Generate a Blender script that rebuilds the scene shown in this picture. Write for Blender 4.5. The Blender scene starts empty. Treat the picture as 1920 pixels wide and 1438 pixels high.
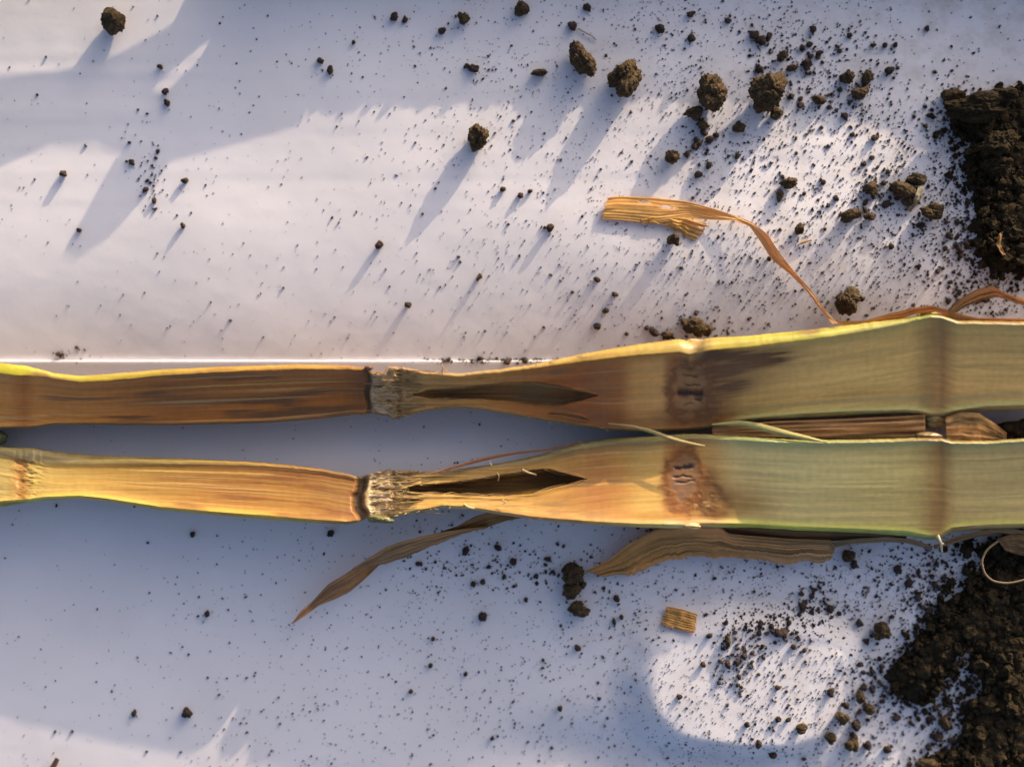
import bpy, bmesh, math, random
import numpy as np
from mathutils import Vector
R = math.radians
rng = np.random.default_rng(7)
random.seed(7)
sc = bpy.context.scene
COL = sc.collection

# ------------------------------------------------------------------ scale, camera, light
S = 1.3e-4            # metres per photograph pixel on the paper (frame about 25 cm wide)
H = 2400.0            # camera height in the same pixels
SUN_EL, SUN_AZ = 12.5, 34.2          # azimuth measured from +Y towards +X
TAN = math.tan(R(SUN_EL))
SX, SY = math.sin(R(SUN_AZ)), -math.cos(R(SUN_AZ))   # towards the sun, in x right / y down pixels

cam_d = bpy.data.cameras.new('camera'); cam = bpy.data.objects.new('camera', cam_d); COL.objects.link(cam)
cam.location = (0, 0, H * S); cam.rotation_euler = (0, 0, 0)
cam_d.sensor_width = 36; cam_d.lens = 36 * H / 1920
cam_d.clip_start = 0.005; cam_d.clip_end = 100
cam_d.dof.use_dof = True; cam_d.dof.focus_distance = (H - 58) * S; cam_d.dof.aperture_fstop = 3.7
sc.camera = cam

w = bpy.data.worlds.new('World'); sc.world = w; w.use_nodes = True
nt = w.node_tree; nt.nodes.clear()
sky = nt.nodes.new('ShaderNodeTexSky'); sky.sky_type = 'NISHITA'; sky.sun_disc = False
sky.sun_elevation = R(SUN_EL); sky.sun_rotation = R(SUN_AZ)
sky.air_density = 0.5; sky.dust_density = 5.0; sky.ozone_density = 0.7
bg = nt.nodes.new('ShaderNodeBackground'); bg.inputs[1].default_value = 0.15
out = nt.nodes.new('ShaderNodeOutputWorld')
nt.links.new(sky.outputs[0], bg.inputs[0]); nt.links.new(bg.outputs[0], out.inputs[0])

sd = bpy.data.lights.new('sun', 'SUN'); sd.energy = 2.55; sd.angle = R(0.5); sd.color = (1.0, 0.80, 0.56)
so = bpy.data.objects.new('sun', sd); COL.objects.link(so)
dirv = Vector((SX * math.cos(R(SUN_EL)), -SY * math.cos(R(SUN_EL)), math.sin(R(SUN_EL))))
so.rotation_euler = dirv.to_track_quat('Z', 'Y').to_euler(); so.location = (0.3, 0.4, 0.3)

vs = sc.view_settings
vs.view_transform = 'Standard'; vs.look = 'None'; vs.gamma = 1; vs.exposure = 0.88; vs.use_curve_mapping = False

# ------------------------------------------------------------------ numpy helpers
def hsh(*a):
    h = np.zeros(np.broadcast(*a).shape, dtype=np.uint64)
    for i, v in enumerate(a):
        h = (h ^ (np.asarray(v).astype(np.int64).astype(np.uint64) * np.uint64([0x9E3779B97F4A7C15, 0xC2B2AE3D27D4EB4F, 0x165667B19E3779F9, 0x27D4EB2F165667C5][i]))) * np.uint64(0xFF51AFD7ED558CCD)
        h ^= h >> np.uint64(29)
    return (h >> np.uint64(40)).astype(float) / float(1 << 24)
def vn2(x, y, seed=0):
    xi, yi = np.floor(x), np.floor(y); fx, fy = x - xi, y - yi
    fx = fx * fx * (3 - 2 * fx); fy = fy * fy * (3 - 2 * fy)
    s = np.full(np.shape(xi), seed)
    a, b = hsh(xi, yi, s), hsh(xi + 1, yi, s); c, d = hsh(xi, yi + 1, s), hsh(xi + 1, yi + 1, s)
    return ((a * (1 - fx) + b * fx) * (1 - fy) + (c * (1 - fx) + d * fx) * fy) * 2 - 1
def fbm2(x, y, seed=0, o=4):
    t = 0; a = 1; n = 0
    for i in range(o):
        t = t + a * vn2(x * 2 ** i + 17.3 * i, y * 2 ** i - 9.1 * i, seed + i); n += a; a *= .5
    return t / n
def vn3(x, y, z, seed=0):
    xi, yi, zi = np.floor(x), np.floor(y), np.floor(z); f = [x - xi, y - yi, z - zi]
    fx, fy, fz = [g * g * (3 - 2 * g) for g in f]; s = np.full(np.shape(xi), seed)
    r = 0
    for dx in (0, 1):
        for dy in (0, 1):
            for dz in (0, 1):
                r = r + hsh(xi + dx, yi + dy, zi + dz, s) * (fx if dx else 1 - fx) * (fy if dy else 1 - fy) * (fz if dz else 1 - fz)
    return r * 2 - 1
def fbm3(p, f, seed=0, o=4):
    t = 0; a = 1; n = 0
    for i in range(o):
        q = p * f * 2 ** i + 7.7 * i
        t = t + a * vn3(q[:, 0], q[:, 1], q[:, 2], seed + i); n += a; a *= .55
    return t / n
def sst(a, b, x):
    t = np.clip((x - a) / (b - a), 0, 1); return t * t * (3 - 2 * t)
def keys(pts, x, sm=0):
    p = np.array(pts, float)
    y = np.interp(x, p[:, 0], p[:, 1])
    if sm:
        k = np.exp(-np.linspace(-2, 2, 2 * sm + 1) ** 2); k /= k.sum()
        y = np.convolve(np.pad(y, sm, mode='edge'), k, mode='valid')
    return y
def W(p):                       # point seen at photo pixel (x, y) and standing z pixels high -> metres
    p = np.asarray(p, float); k = (H - p[..., 2]) / H
    return np.stack([(p[..., 0] - 960) * k * S, (719 - p[..., 1]) * k * S, p[..., 2] * S], -1)
def Wt(p):                      # plan position (no perspective) -> metres
    p = np.asarray(p, float)
    return np.stack([(p[..., 0] - 960) * S, (719 - p[..., 1]) * S, p[..., 2] * S], -1)

def tag(o, label=None, cat=None, group=None, kind=None):
    if label: o['label'] = label
    if cat: o['category'] = cat
    if group: o['group'] = group
    if kind: o['kind'] = kind
    return o
def link(name, me, parent=None):
    o = bpy.data.objects.new(name, me); COL.objects.link(o)
    if parent is not None: o.parent = parent
    return o
def mesh(name, V, F, mat, parent=None, col=None, uv=None, smooth=True):
    me = bpy.data.meshes.new(name)
    me.from_pydata(np.asarray(V).tolist(), [], np.asarray(F).tolist() if not isinstance(F, list) else F)
    if smooth: me.polygons.foreach_set('use_smooth', np.ones(len(me.polygons), bool))
    if col is not None:
        ca = me.color_attributes.new('Col', 'FLOAT_COLOR', 'POINT')
        c4 = np.ones((len(V), 4), np.float32); c4[:, :3] = col; ca.data.foreach_set('color', c4.ravel())
    if uv is not None:
        ul = me.uv_layers.new(name='UVMap'); li = np.empty(len(me.loops), np.int32); me.loops.foreach_get('vertex_index', li)
        ul.data.foreach_set('uv', np.asarray(uv, np.float32)[li].ravel())
    me.materials.append(mat); me.update()
    return link(name, me, parent)
def grid_faces(n, m):           # n rows by m columns
    i = np.arange(n - 1)[:, None] * m + np.arange(m - 1)[None, :]
    return np.stack([i, i + 1, i + m + 1, i + m], -1).reshape(-1, 4)
def sub_mesh(name, V, F, mask, mat, parent, col, uv):
    f = F[mask]; u, inv = np.unique(f, return_inverse=True)
    return mesh(name, V[u], inv.reshape(f.shape), mat, parent, col[u], uv[u])
def empty(name, loc):
    o = bpy.data.objects.new(name, None); COL.objects.link(o); o.location = loc; o.empty_display_size = .005
    return o
def adopt(o, root):
    o.parent = root; o.matrix_parent_inverse = root.matrix_world.inverted(); return o

# ------------------------------------------------------------------ materials
def new_mat(name):
    m = bpy.data.materials.new(name); m.use_nodes = True
    t = m.node_tree; b = t.nodes['Principled BSDF']; return m, t, b
def N(t, typ, **k):
    n = t.nodes.new(typ)
    for a, v in k.items(): setattr(n, a, v)
    return n
def plant_mat(name, rough=.5, spec=.4, trans=0., streak=.35, bump=.25, su=.35, sv=16., tint=(1, .8, .45)):
    m, t, b = new_mat(name); L = t.links.new
    at = N(t, 'ShaderNodeAttribute', attribute_name='Col'); uv = N(t, 'ShaderNodeUVMap', uv_map='UVMap')
    mp = N(t, 'ShaderNodeMapping'); mp.inputs['Scale'].default_value = (su, sv, 1); L(uv.outputs[0], mp.inputs[0])
    no = N(t, 'ShaderNodeTexNoise'); no.inputs['Scale'].default_value = 1; no.inputs['Detail'].default_value = 5; no.inputs['Roughness'].default_value = .65
    L(mp.outputs[0], no.inputs['Vector'])
    no2 = N(t, 'ShaderNodeTexNoise'); no2.inputs['Scale'].default_value = 9; no2.inputs['Detail'].default_value = 5; L(uv.outputs[0], no2.inputs['Vector'])
    mr = N(t, 'ShaderNodeMapRange'); mr.inputs[1].default_value = .3; mr.inputs[2].default_value = .7
    mr.inputs[3].default_value = 1 - streak; mr.inputs[4].default_value = 1 + streak * .8; L(no.outputs[0], mr.inputs[0])
    mr2 = N(t, 'ShaderNodeMapRange'); mr2.inputs[1].default_value = .3; mr2.inputs[2].default_value = .7
    mr2.inputs[3].default_value = .93; mr2.inputs[4].default_value = 1.06; L(no2.outputs[0], mr2.inputs[0])
    mu = N(t, 'ShaderNodeMath', operation='MULTIPLY'); L(mr.outputs[0], mu.inputs[0]); L(mr2.outputs[0], mu.inputs[1])
    vm = N(t, 'ShaderNodeVectorMath', operation='SCALE'); L(at.outputs['Color'], vm.inputs[0]); L(mu.outputs[0], vm.inputs['Scale'])
    L(vm.outputs[0], b.inputs['Base Color']); b.inputs['Roughness'].default_value = rough
    b.inputs['Specular IOR Level'].default_value = spec
    bp = N(t, 'ShaderNodeBump'); bp.inputs['Strength'].default_value = bump; bp.inputs['Distance'].default_value = 3 * S
    ad = N(t, 'ShaderNodeMath', operation='ADD'); L(no.outputs[0], ad.inputs[0]); L(no2.outputs[0], ad.inputs[1])
    L(ad.outputs[0], bp.inputs['Height']); L(bp.outputs[0], b.inputs['Normal'])
    if trans:
        tr = N(t, 'ShaderNodeBsdfTranslucent'); tm = N(t, 'ShaderNodeVectorMath', operation='MULTIPLY'); tm.inputs[1].default_value = tint
        L(vm.outputs[0], tm.inputs[0]); L(tm.outputs[0], tr.inputs[0])
        mx = N(t, 'ShaderNodeMixShader'); mx.inputs[0].default_value = trans
        L(b.outputs[0], mx.inputs[1]); L(tr.outputs[0], mx.inputs[2]); L(mx.outputs[0], t.nodes['Material Output'].inputs[0])
    return m
M_PITH = plant_mat('stalk_pith', .42, .4, streak=.10, bump=.06, su=.9, sv=7)
M_RIND = plant_mat('stalk_rind', .38, .5, streak=.2, bump=.12)
M_LEAF = plant_mat('dry_leaf', .6, .25, trans=.45, streak=.28, bump=.25, su=.25, sv=22)
M_FIB = plant_mat('plant_fibre', .55, .3, trans=.15, streak=.2, bump=.1)

def soil_mat(name, c0, c1, sc_=900):
    m, t, b = new_mat(name); L = t.links.new
    tc = N(t, 'ShaderNodeNewGeometry'); oi = N(t, 'ShaderNodeObjectInfo')
    no = N(t, 'ShaderNodeTexNoise'); no.inputs['Scale'].default_value = sc_; no.inputs['Detail'].default_value = 8; no.inputs['Roughness'].default_value = .7
    L(tc.outputs['Position'], no.inputs['Vector'])
    cr = N(t, 'ShaderNodeValToRGB'); cr.color_ramp.elements[0].position = .3; cr.color_ramp.elements[1].position = .72
    cr.color_ramp.elements[0].color = (*c0, 1); cr.color_ramp.elements[1].color = (*c1, 1); L(no.outputs[0], cr.inputs[0])
    L(cr.outputs[0], b.inputs['Base Color'])
    b.inputs['Roughness'].default_value = .95; b.inputs['Specular IOR Level'].default_value = .12
    no3 = N(t, 'ShaderNodeTexNoise'); no3.inputs['Scale'].default_value = sc_ * 2.2; no3.inputs['Detail'].default_value = 6; L(tc.outputs['Position'], no3.inputs['Vector'])
    bp = N(t, 'ShaderNodeBump'); bp.inputs['Strength'].default_value = .8; bp.inputs['Distance'].default_value = 5 * S
    L(no3.outputs[0], bp.inputs['Height']); L(bp.outputs[0], b.inputs['Normal'])
    return m
M_SOIL = soil_mat('dark_soil', (.012, .0085, .005), (.060, .043, .022))
M_CLOD = soil_mat('dry_clod', (.024, .016, .009), (.15, .102, .055))
M_GRAIN = soil_mat('soil_grain', (.034, .024, .022), (.090, .062, .048), 600)

def paper_mat():
    m, t, b = new_mat('white_paper'); L = t.links.new
    tc = N(t, 'ShaderNodeNewGeometry')
    no = N(t, 'ShaderNodeTexNoise'); no.inputs['Scale'].default_value = 30; no.inputs['Detail'].default_value = 6; no.inputs['Roughness'].default_value = .6
    L(tc.outputs['Position'], no.inputs['Vector'])
    cr = N(t, 'ShaderNodeValToRGB'); cr.color_ramp.elements[0].position = .3; cr.color_ramp.elements[1].position = .65
    cr.color_ramp.elements[0].color = (.77, .74, .76, 1); cr.color_ramp.elements[1].color = (.83, .80, .83, 1); L(no.outputs[0], cr.inputs[0])
    # faint brown dust towards the soil side
    sx = N(t, 'ShaderNodeSeparateXYZ'); L(tc.outputs['Position'], sx.inputs[0])
    mr = N(t, 'ShaderNodeMapRange'); mr.inputs[1].default_value = -.02; mr.inputs[2].default_value = .125; mr.inputs[4].default_value = .8; L(sx.outputs[0], mr.inputs[0])
    n2 = N(t, 'ShaderNodeTexNoise'); n2.inputs['Scale'].default_value = 110; n2.inputs['Detail'].default_value = 8; n2.inputs['Roughness'].default_value = .75; L(tc.outputs['Position'], n2.inputs['Vector'])
    m2 = N(t, 'ShaderNodeMapRange'); m2.inputs[1].default_value = .45; m2.inputs[2].default_value = .8; L(n2.outputs[0], m2.inputs[0])
    mu = N(t, 'ShaderNodeMath', operation='MULTIPLY'); L(mr.outputs[0], mu.inputs[0]); L(m2.outputs[0], mu.inputs[1])
    mx = N(t, 'ShaderNodeMixRGB'); mx.inputs[2].default_value = (.40, .32, .24, 1); L(mu.outputs[0], mx.inputs[0]); L(cr.outputs[0], mx.inputs[1])
    L(mx.outputs[0], b.inputs['Base Color']); b.inputs['Roughness'].default_value = .85; b.inputs['Specular IOR Level'].default_value = .15
    n3 = N(t, 'ShaderNodeTexNoise'); n3.inputs['Scale'].default_value = 700; n3.inputs['Detail'].default_value = 4; L(tc.outputs['Position'], n3.inputs['Vector'])
    bp = N(t, 'ShaderNodeBump'); bp.inputs['Strength'].default_value = .12; bp.inputs['Distance'].default_value = 1.5 * S
    L(n3.outputs[0], bp.inputs['Height']); L(bp.outputs[0], b.inputs['Normal'])
    return m
M_PAPER = paper_mat()

# ------------------------------------------------------------------ setting: ground, paper
EDGE = 677.0
def z_up(x, y):
    z = 5.0 * fbm2(x / 420, y / 330, 11, 3) + 0.55 * vn2(x / 900, y / 17, 5) * sst(260, 60, np.abs(y - 230))
    z = z + .4 * fbm2(x / 34, y / 26, 13, 3) + 15 * np.exp(-((x - 1480) / 380) ** 2 - ((y - 490) / 160) ** 2)
    z = z - 33 * np.clip((y - 390) / 290, 0, 1.1) ** 2
    return z
def z_lo(x, y):
    z = -25 - 15 * sst(EDGE - 25, EDGE + 50, y) + 15 * sst(EDGE - 25, EDGE + 50, EDGE) + 32 * sst(EDGE + 60, EDGE + 200, y) - .06 * np.clip(y - 960, 0, None)
    z = z + .4 * fbm2(x / 34, y / 26, 23, 3) * sst(EDGE, EDGE + 60, y)
    z = z + 3.0 * fbm2(x / 380, y / 300, 21, 3) * sst(EDGE, EDGE + 60, y)
    xb = 1560 - .62 * (y - 1215)         # flat swelling of the sheet that catches the sun at the lower right
    dx, dy = np.abs((x - 1405) / 196), np.abs((y - 1295) / np.where(y < 1295, 128, 108))
    dd = (dx ** 2.7 + dy ** 2.7) ** (1 / 2.7) + .10 * fbm2(x / 120, y / 90, 27, 3)
    m = sst(1.36, .90, dd) * sst(150, 0, x - xb)
    z = z * (1 - m) + (11 + 1.5 * fbm2(x / 90, y / 70, 29, 3)) * m
    z = z - 18 * np.exp(-((x - 1690) / 110) ** 2 - ((y - 1340) / 110) ** 2) - 24 * np.exp(-((x - 1080) / 150) ** 2 - ((y - 1430) / 70) ** 2) - 10 * np.exp(-((x - 1500) / 160) ** 2 - ((y - 1470) / 45) ** 2)
    return z
def z_paper(x, y):
    return np.where(y < EDGE, z_up(x, y), z_lo(x, y))

def sheet(name, xs, ys, zf, lab, lip=False):
    X, Y = np.meshgrid(xs, ys); Z = zf(X, Y)
    if lip:
        for r, (dy, dz) in enumerate(((-1.9, -14), (-1.7, -5), (-1.2, -1.6), (-.3, -.2))):
            Y[r] = EDGE + dy + .5 * vn2(xs / 40, xs * 0, 3); Z[r] = zf(xs, np.full_like(xs, EDGE)) + dz
    o = mesh(name, Wt(np.stack([X, Y, Z], -1).reshape(-1, 3)), grid_faces(len(ys), len(xs))[:, ::-1], M_PAPER)
    return tag(o, lab, 'paper')
sheet('paper_sheet', np.linspace(-420, 2360, 350), np.concatenate([np.linspace(-420, 760, 200)]), z_up,
      'white paper sheet above the split stalk, sunlit in the middle and scattered with soil')
sheet('paper_sheet', np.linspace(-420, 2360, 350), np.concatenate([np.full(4, EDGE), np.linspace(EDGE + 1, 1750, 180)]), z_lo,
      'white paper sheet under the split stalk with a bright straight edge, mostly in shade', True)
g = mesh('ground', [(-12, -12, -90 * S), (12, -12, -90 * S), (12, 12, -90 * S), (-12, 12, -90 * S)], [(0, 1, 2, 3)], M_SOIL); tag(g, kind='structure')

# ------------------------------------------------------------------ soil shapes
def ico(sub):
    bm = bmesh.new(); bmesh.ops.create_icosphere(bm, subdivisions=sub, radius=1)
    bm.verts.ensure_lookup_table(); V = np.array([v.co[:] for v in bm.verts]); F = np.array([[v.index for v in f.verts] for f in bm.faces]); bm.free(); return V, F
ICO = {s: ico(s) for s in (1, 2, 3, 4, 5)}
def clod_shape(sub, seed, lumps=7, rough=.34):
    V, F = ICO[sub]; g = np.random.default_rng(seed)
    r = np.full(len(V), .62)
    for k in range(lumps):
        c = g.normal(size=3); c *= g.uniform(.25, .62) / np.linalg.norm(c); c[2] *= .7; rad = g.uniform(.32, .58)
        dc = V @ c; disc = rad ** 2 - (c @ c - dc ** 2); ok = disc > 0
        r = np.where(ok, np.maximum(r, dc + np.sqrt(np.where(ok, disc, 0))), r)
    r = r * (1 + rough * fbm3(V, 1.7, seed, 3) + (.55 * rough * fbm3(V, 6.0, seed + 9, 3) if sub > 2 else 0) + (.35 * rough * fbm3(V, 17.0, seed + 19, 2) if sub > 3 else 0))
    P = V * r[:, None]; P = P - .5 * (P.max(0) + P.min(0)); return P / P.max(0), F
def clod_obj(name, x, y, rx, ry, rz, rot, seed, sub, lumps=7, mat=None, sink=.12, rough=.36, base=None):
    P, F = clod_shape(sub, seed, lumps, rough)
    P = P * (rx, ry, rz); P[:, 2] -= P[:, 2].min(); P[:, 2] -= sink * rz
    c, s = math.cos(R(rot)), math.sin(R(rot))
    Q = P.copy(); Q[:, 0] = P[:, 0] * c - P[:, 1] * s; Q[:, 1] = P[:, 0] * s + P[:, 1] * c
    z0 = float(z_paper(np.array(x), np.array(y))) if base is None else base
    k = (H - z0 - rz * .8) / H
    o = mesh(name, Q * S, F, mat or M_SOIL, smooth=(sub > 2))
    o.location = ((x - 960) * k * S, (719 - y) * k * S, z0 * S)
    return o

# clods told apart one by one: x, y, rx, ry, rz(height half), rot, lumps, sub, label
CLODS = [
 (213, 43, 24, 24, 24, 0, 9, 4, 'round dark soil clod alone near the top left corner of the paper'),
 (897, 257, 22, 24, 24, 20, 8, 5, 'soil clod with a long blue shadow, alone on the sunlit paper above the broken node'),
 (1090, 112, 22, 38, 24, 28, 9, 5, 'elongated brown soil clod, left one of the large lumps along the shade edge'),
 (1172, 145, 30, 39, 28, -32, 9, 5, 'large dark brown soil clod with fine straw in it, beside the elongated clod'),
 (1334, 175, 30, 34, 30, -20, 13, 5, 'broken crumbly soil clod of several lumps, left of the biggest rounded clod'),
 (1441, 174, 40, 35, 34, 8, 9, 5, 'biggest rounded brown soil clod above the stalk, at the edge of the shade'),
 (1260, 295, 14, 14, 15, 0, 5, 4, 'small ball of soil standing in sun above the flat dry leaf piece'),
 (1300, 215, 20, 14, 14, 10, 6, 4, 'flat dark crumb touching the underside of the broken crumbly clod'),
 (1317, 235, 10, 12, 11, 0, 5, 3, 'small dark crumb just below the flat crumb under the broken clod'),
 (1385, 240, 14, 12, 12, 30, 6, 4, 'dark crumb between the broken clod and the biggest rounded clod, in its shadow'),
 (1456, 214, 13, 12, 13, 0, 6, 4, 'dark crumb leaning on the lower edge of the biggest rounded clod'),
 (1478, 345, 17, 11, 13, 8, 6, 4, 'lumpy soil clod with a trail of crumbs, above the tail of the dry leaf strip'),
 (1462, 368, 7, 13, 8, -10, 5, 3, 'narrow crumb trailing below the lumpy clod above the leaf strip'),
 (1587, 565, 25, 28, 26, 0, 12, 5, 'round crumbly soil clod standing by the thin end of the dry leaf strip'),
 (1262, 450, 12, 13, 20, 0, 5, 4, 'dark soil crumb beside the torn end of the flat dry leaf, casting a wide shadow'),
 (1298, 612, 24, 18, 20, -15, 12, 4, 'dark knobbly soil clod touching the upper stalk half at its brown node'),
 (1325, 618, 13, 14, 13, 0, 8, 4, 'right-hand lump beside the knobbly clod on the upper stalk half'),
 (1226, 622, 10, 10, 9, 0, 6, 3, 'small crumb at the left of the knobbly clod by the stalk'),
 (1250, 628, 13, 7, 8, 0, 6, 3, 'flat crumb between the small crumb and the knobbly clod by the stalk'),
 (1135, 582, 7, 6, 7, 0, 5, 3, 'upper of two crumbs in the dip of paper above the hollow of the stalk'),
 (1120, 612, 8, 7, 7, 20, 5, 3, 'lower of two crumbs in the dip of paper above the hollow of the stalk'),
 (1074, 1076, 23, 22, 18, -10, 7, 5, 'top clod in the chain of three dark clods below the stalk'),
 (1072, 1108, 20, 17, 15, 12, 5, 4, 'middle clod in the chain of three dark clods below the stalk'),
 (1085, 1141, 22, 17, 15, 8, 6, 4, 'bottom clod in the chain of three dark clods below the stalk'),
 (905, 1156, 9, 9, 9, 0, 4, 4, 'round black crumb alone in the shade left of the chain of three clods'),
 (351, 1335, 11, 11, 10, 0, 4, 4, 'black angular crumb alone in the shade near the bottom left sunlit corner'),
 (251, 1336, 5, 8, 6, -8, 4, 3, 'small upright black crumb to the left of the angular crumb at bottom left'),
 (1653, 1181, 19, 18, 16, 0, 6, 5, 'round dark soil clod alone on paper beside the lower soil pile'),
 (1591, 1042, 13, 12, 12, 0, 6, 4, 'brown clod right below the torn corner of the brown leaf sheath'),
 (1601, 1058, 7, 9, 8, 0, 5, 3, 'black crumb stuck under the brown clod below the leaf sheath corner'),
 (1690, 356, 26, 15, 16, -8, 10, 4, 'left clod of the cluster around the pale leaf scrap near the right soil pile'),
 (1716, 337, 20, 13, 13, 0, 9, 4, 'upper clod of the cluster around the pale leaf scrap near the right soil pile'),
 (1745, 396, 22, 17, 17, -10, 7, 5, 'dark lower right clod of the cluster around the pale leaf scrap'),
 (1702, 378, 13, 11, 10, 0, 8, 4, 'brown middle clod under the pale leaf scrap near the right soil pile'),
 (1595, 404, 22, 12, 13, 15, 7, 4, 'oval brown clod on sunlit paper, left of the clod cluster with the pale scrap'),
 (1630, 406, 12, 8, 8, -15, 5, 4, 'small clod touching the right end of the oval brown clod'),
 (1632, 354, 14, 14, 10, 0, 11, 4, 'loose crumbly heap of grains between the oval clod and the clod cluster'),
 (1499, 429, 9, 12, 11, -8, 5, 4, 'upright crumb on sunlit paper right of the leaf strip bend'),
 (1588, 146, 14, 11, 12, -5, 6, 4, 'dark oval clod in the top right shade, left of a broken pair'),
 (1626, 147, 11, 16, 12, -5, 7, 4, 'upright dark clod in the top right shade, upper of a broken pair'),
 (1612, 176, 18, 11, 11, 10, 7, 4, 'flat dark clod in the top right shade, lower of a broken pair'),
 (1668, 133, 10, 8, 9, 0, 5, 4, 'single dark crumb in the top right shade, right of the broken pair'),
 (1828, 205, 60, 30, 22, 5, 22, 5, 'long flat slab of soil at the top of the right soil pile'),
 (1876, 185, 30, 20, 22, 0, 9, 5, 'knobbly soil lump on the right end of the long slab'),
 (1905, 806, 48, 22, 18, 4, 9, 4, 'dark soil lump in the seam between the stalk halves at the right edge'),
 (1785, 178, 22, 12, 14, 10, 7, 4, 'dark lump at the upper left corner of the long slab'),
 (1870, 270, 40, 24, 30, 20, 10, 5, 'sunlit topped soil lump in the right pile just below the long slab'),
 (1868, 310, 30, 18, 24, 5, 9, 5, 'brown soil lump in the right pile, second below the long slab'),
 (979, 17, 15, 14, 13, 0, 7, 4, 'dark soil clod near the top edge of the photo, rightmost of three'),
 (870, 35, 12, 12, 11, 20, 6, 4, 'dark soil clod near the top edge, between a pair of crumbs and a larger clod'),
 (739, 32, 8, 9, 8, 0, 5, 4, 'round crumb near the top edge, left one of a side by side pair'),
 (759, 37, 6, 7, 7, 0, 5, 3, 'smaller crumb near the top edge, right one of a side by side pair'),
 (829, 59, 8, 7, 7, 0, 5, 3, 'small crumb below and left of the dark clod near the top edge'),
 (888, 129, 11, 9, 9, 0, 5, 4, 'two-lobed dark crumb in the shade above the lone sunlit clod'),
 (875, 124, 6, 5, 5, 0, 4, 3, 'little lobe on the left of the two-lobed dark crumb'),
 (1011, 137, 17, 8, 9, 10, 6, 4, 'flat oval dark clod left of the elongated brown clod'),
 (1073, 50, 9, 10, 9, 0, 5, 4, 'round dark crumb in the shade right above the elongated brown clod'),
 (1101, 15, 8, 9, 8, 20, 5, 3, 'dark crumb at the top edge, right of the round crumb'),
 (1238, 55, 9, 10, 9, 20, 6, 4, 'dark crumb at the top, above the large clod with straw'),
 (1296, 27, 9, 6, 7, 0, 5, 3, 'flat dark crumb at the top edge above the broken crumbly clod'),
 (1297, 72, 8, 8, 7, 0, 6, 3, 'dark crumb halfway between the top edge and the broken crumbly clod'),
 (1414, 66, 10, 8, 8, 0, 7, 3, 'upper crumb of the dark trail above the biggest rounded clod'),
 (1426, 77, 10, 10, 8, 0, 7, 3, 'middle crumb of the dark trail above the biggest rounded clod'),
 (1442, 70, 6, 9, 7, 0, 5, 3, 'thin crumb of the dark trail above the biggest rounded clod'),
 (1467, 106, 12, 11, 10, 0, 7, 4, 'dark crumb up and right of the biggest rounded clod'),
 (1514, 121, 10, 11, 10, 20, 6, 4, 'dark upright crumb right of the biggest rounded clod'),
 (1485, 128, 13, 6, 6, 8, 6, 3, 'flat dark crumb right of the biggest rounded clod'),
 (1423, 131, 8, 8, 8, 0, 5, 4, 'round black crumb just above the biggest rounded clod'),
 (1536, 188, 14, 9, 9, -10, 7, 4, 'brown sunlit crumb right of the biggest rounded clod'),
 (1613, 1306, 8, 14, 11, 8, 5, 4, 'upright angular crumb, top one of the crumb group below the lower right sunlit patch'),
 (1630, 1329, 12, 11, 10, -15, 6, 4, 'angular crumb on the right of the crumb group below the sunlit patch'),
 (1579, 1346, 13, 14, 12, 15, 6, 4, 'largest left crumb of the crumb group at lower right'),
 (1605, 1359, 10, 11, 10, 0, 6, 4, 'middle crumb of the crumb group at lower right'),
 (1585, 1322, 9, 6, 6, -30, 5, 3, 'thin slanted crumb between the larger crumbs at lower right'),
 (1503, 1365, 12, 10, 9, 12, 4, 4, 'triangular dark crumb left of the crumb group at lower right'),
 (1597, 1397, 14, 13, 11, 10, 6, 4, 'dark crumb with a corner, bottom of the crumb group at lower right'),
 (1602, 1381, 7, 10, 8, 0, 5, 3, 'small crumb on top of the bottom crumb at lower right'),
 (1626, 1397, 9, 10, 9, 0, 5, 4, 'round crumb at the right of the bottom crumb at lower right'),
 (1558, 1384, 12, 12, 9, 0, 10, 4, 'crumbly brown sunlit crumb left of the bottom crumb at lower right'),
 (1558, 1298, 8, 9, 8, 0, 6, 3, 'crumb just right of the sunlit paper patch at lower right'),
 (1771, 1355, 12, 12, 11, 0, 6, 4, 'round crumb left of the lower soil pile, upper of a pair'),
 (1758, 1381, 10, 9, 9, 0, 5, 4, 'round crumb left of the lower soil pile, lower of a pair'),
 (1786, 1389, 10, 8, 8, 0, 5, 3, 'crumb between the lower pair and the lower soil pile'),
 (1703, 1093, 9, 9, 9, 0, 6, 4, 'crumb alone on paper below the leaf sheath near the lower soil pile'),
 (1612, 1167, 7, 8, 7, 0, 5, 3, 'dark crumb to the left of the lone round clod beside the lower pile'),
 (1422, 1395, 6, 9, 7, -10, 4, 3, 'upright black crumb at the bottom below the sunlit patch'),
 (1449, 1416, 8, 7, 7, 0, 4, 3, 'black crumb at the bottom edge below the sunlit patch'),
 (1459, 1348, 6, 6, 6, 0, 4, 3, 'black crumb on the lower edge of the sunlit patch'),
 (1401, 1358, 6, 6, 6, 0, 4, 3, 'small black crumb left on the lower edge of the sunlit patch'),
 (1664, 1405, 8, 8, 7, 0, 5, 3, 'black crumb near the bottom edge right of the crumb group'),
 (1364, 1245, 6, 9, 8, 0, 5, 4, 'brown upright crumb on the sunlit paper patch at lower right'),
 (1318, 1245, 6, 6, 6, 0, 5, 3, 'brown little crumb on the sunlit paper patch, left of the upright one'),
 (1364, 1200, 6, 14, 7, 0, 9, 4, 'vertical stack of stuck grains above the sunlit patch at lower right'),
 (1740, 1432, 26, 12, 12, 0, 7, 4, 'flat dark lump at the bottom edge by the lower soil pile'),
 (119, 326, 7, 6, 10, 0, 5, 3, 'crumb with a very long shadow on the sunlit paper at far left'),
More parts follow.
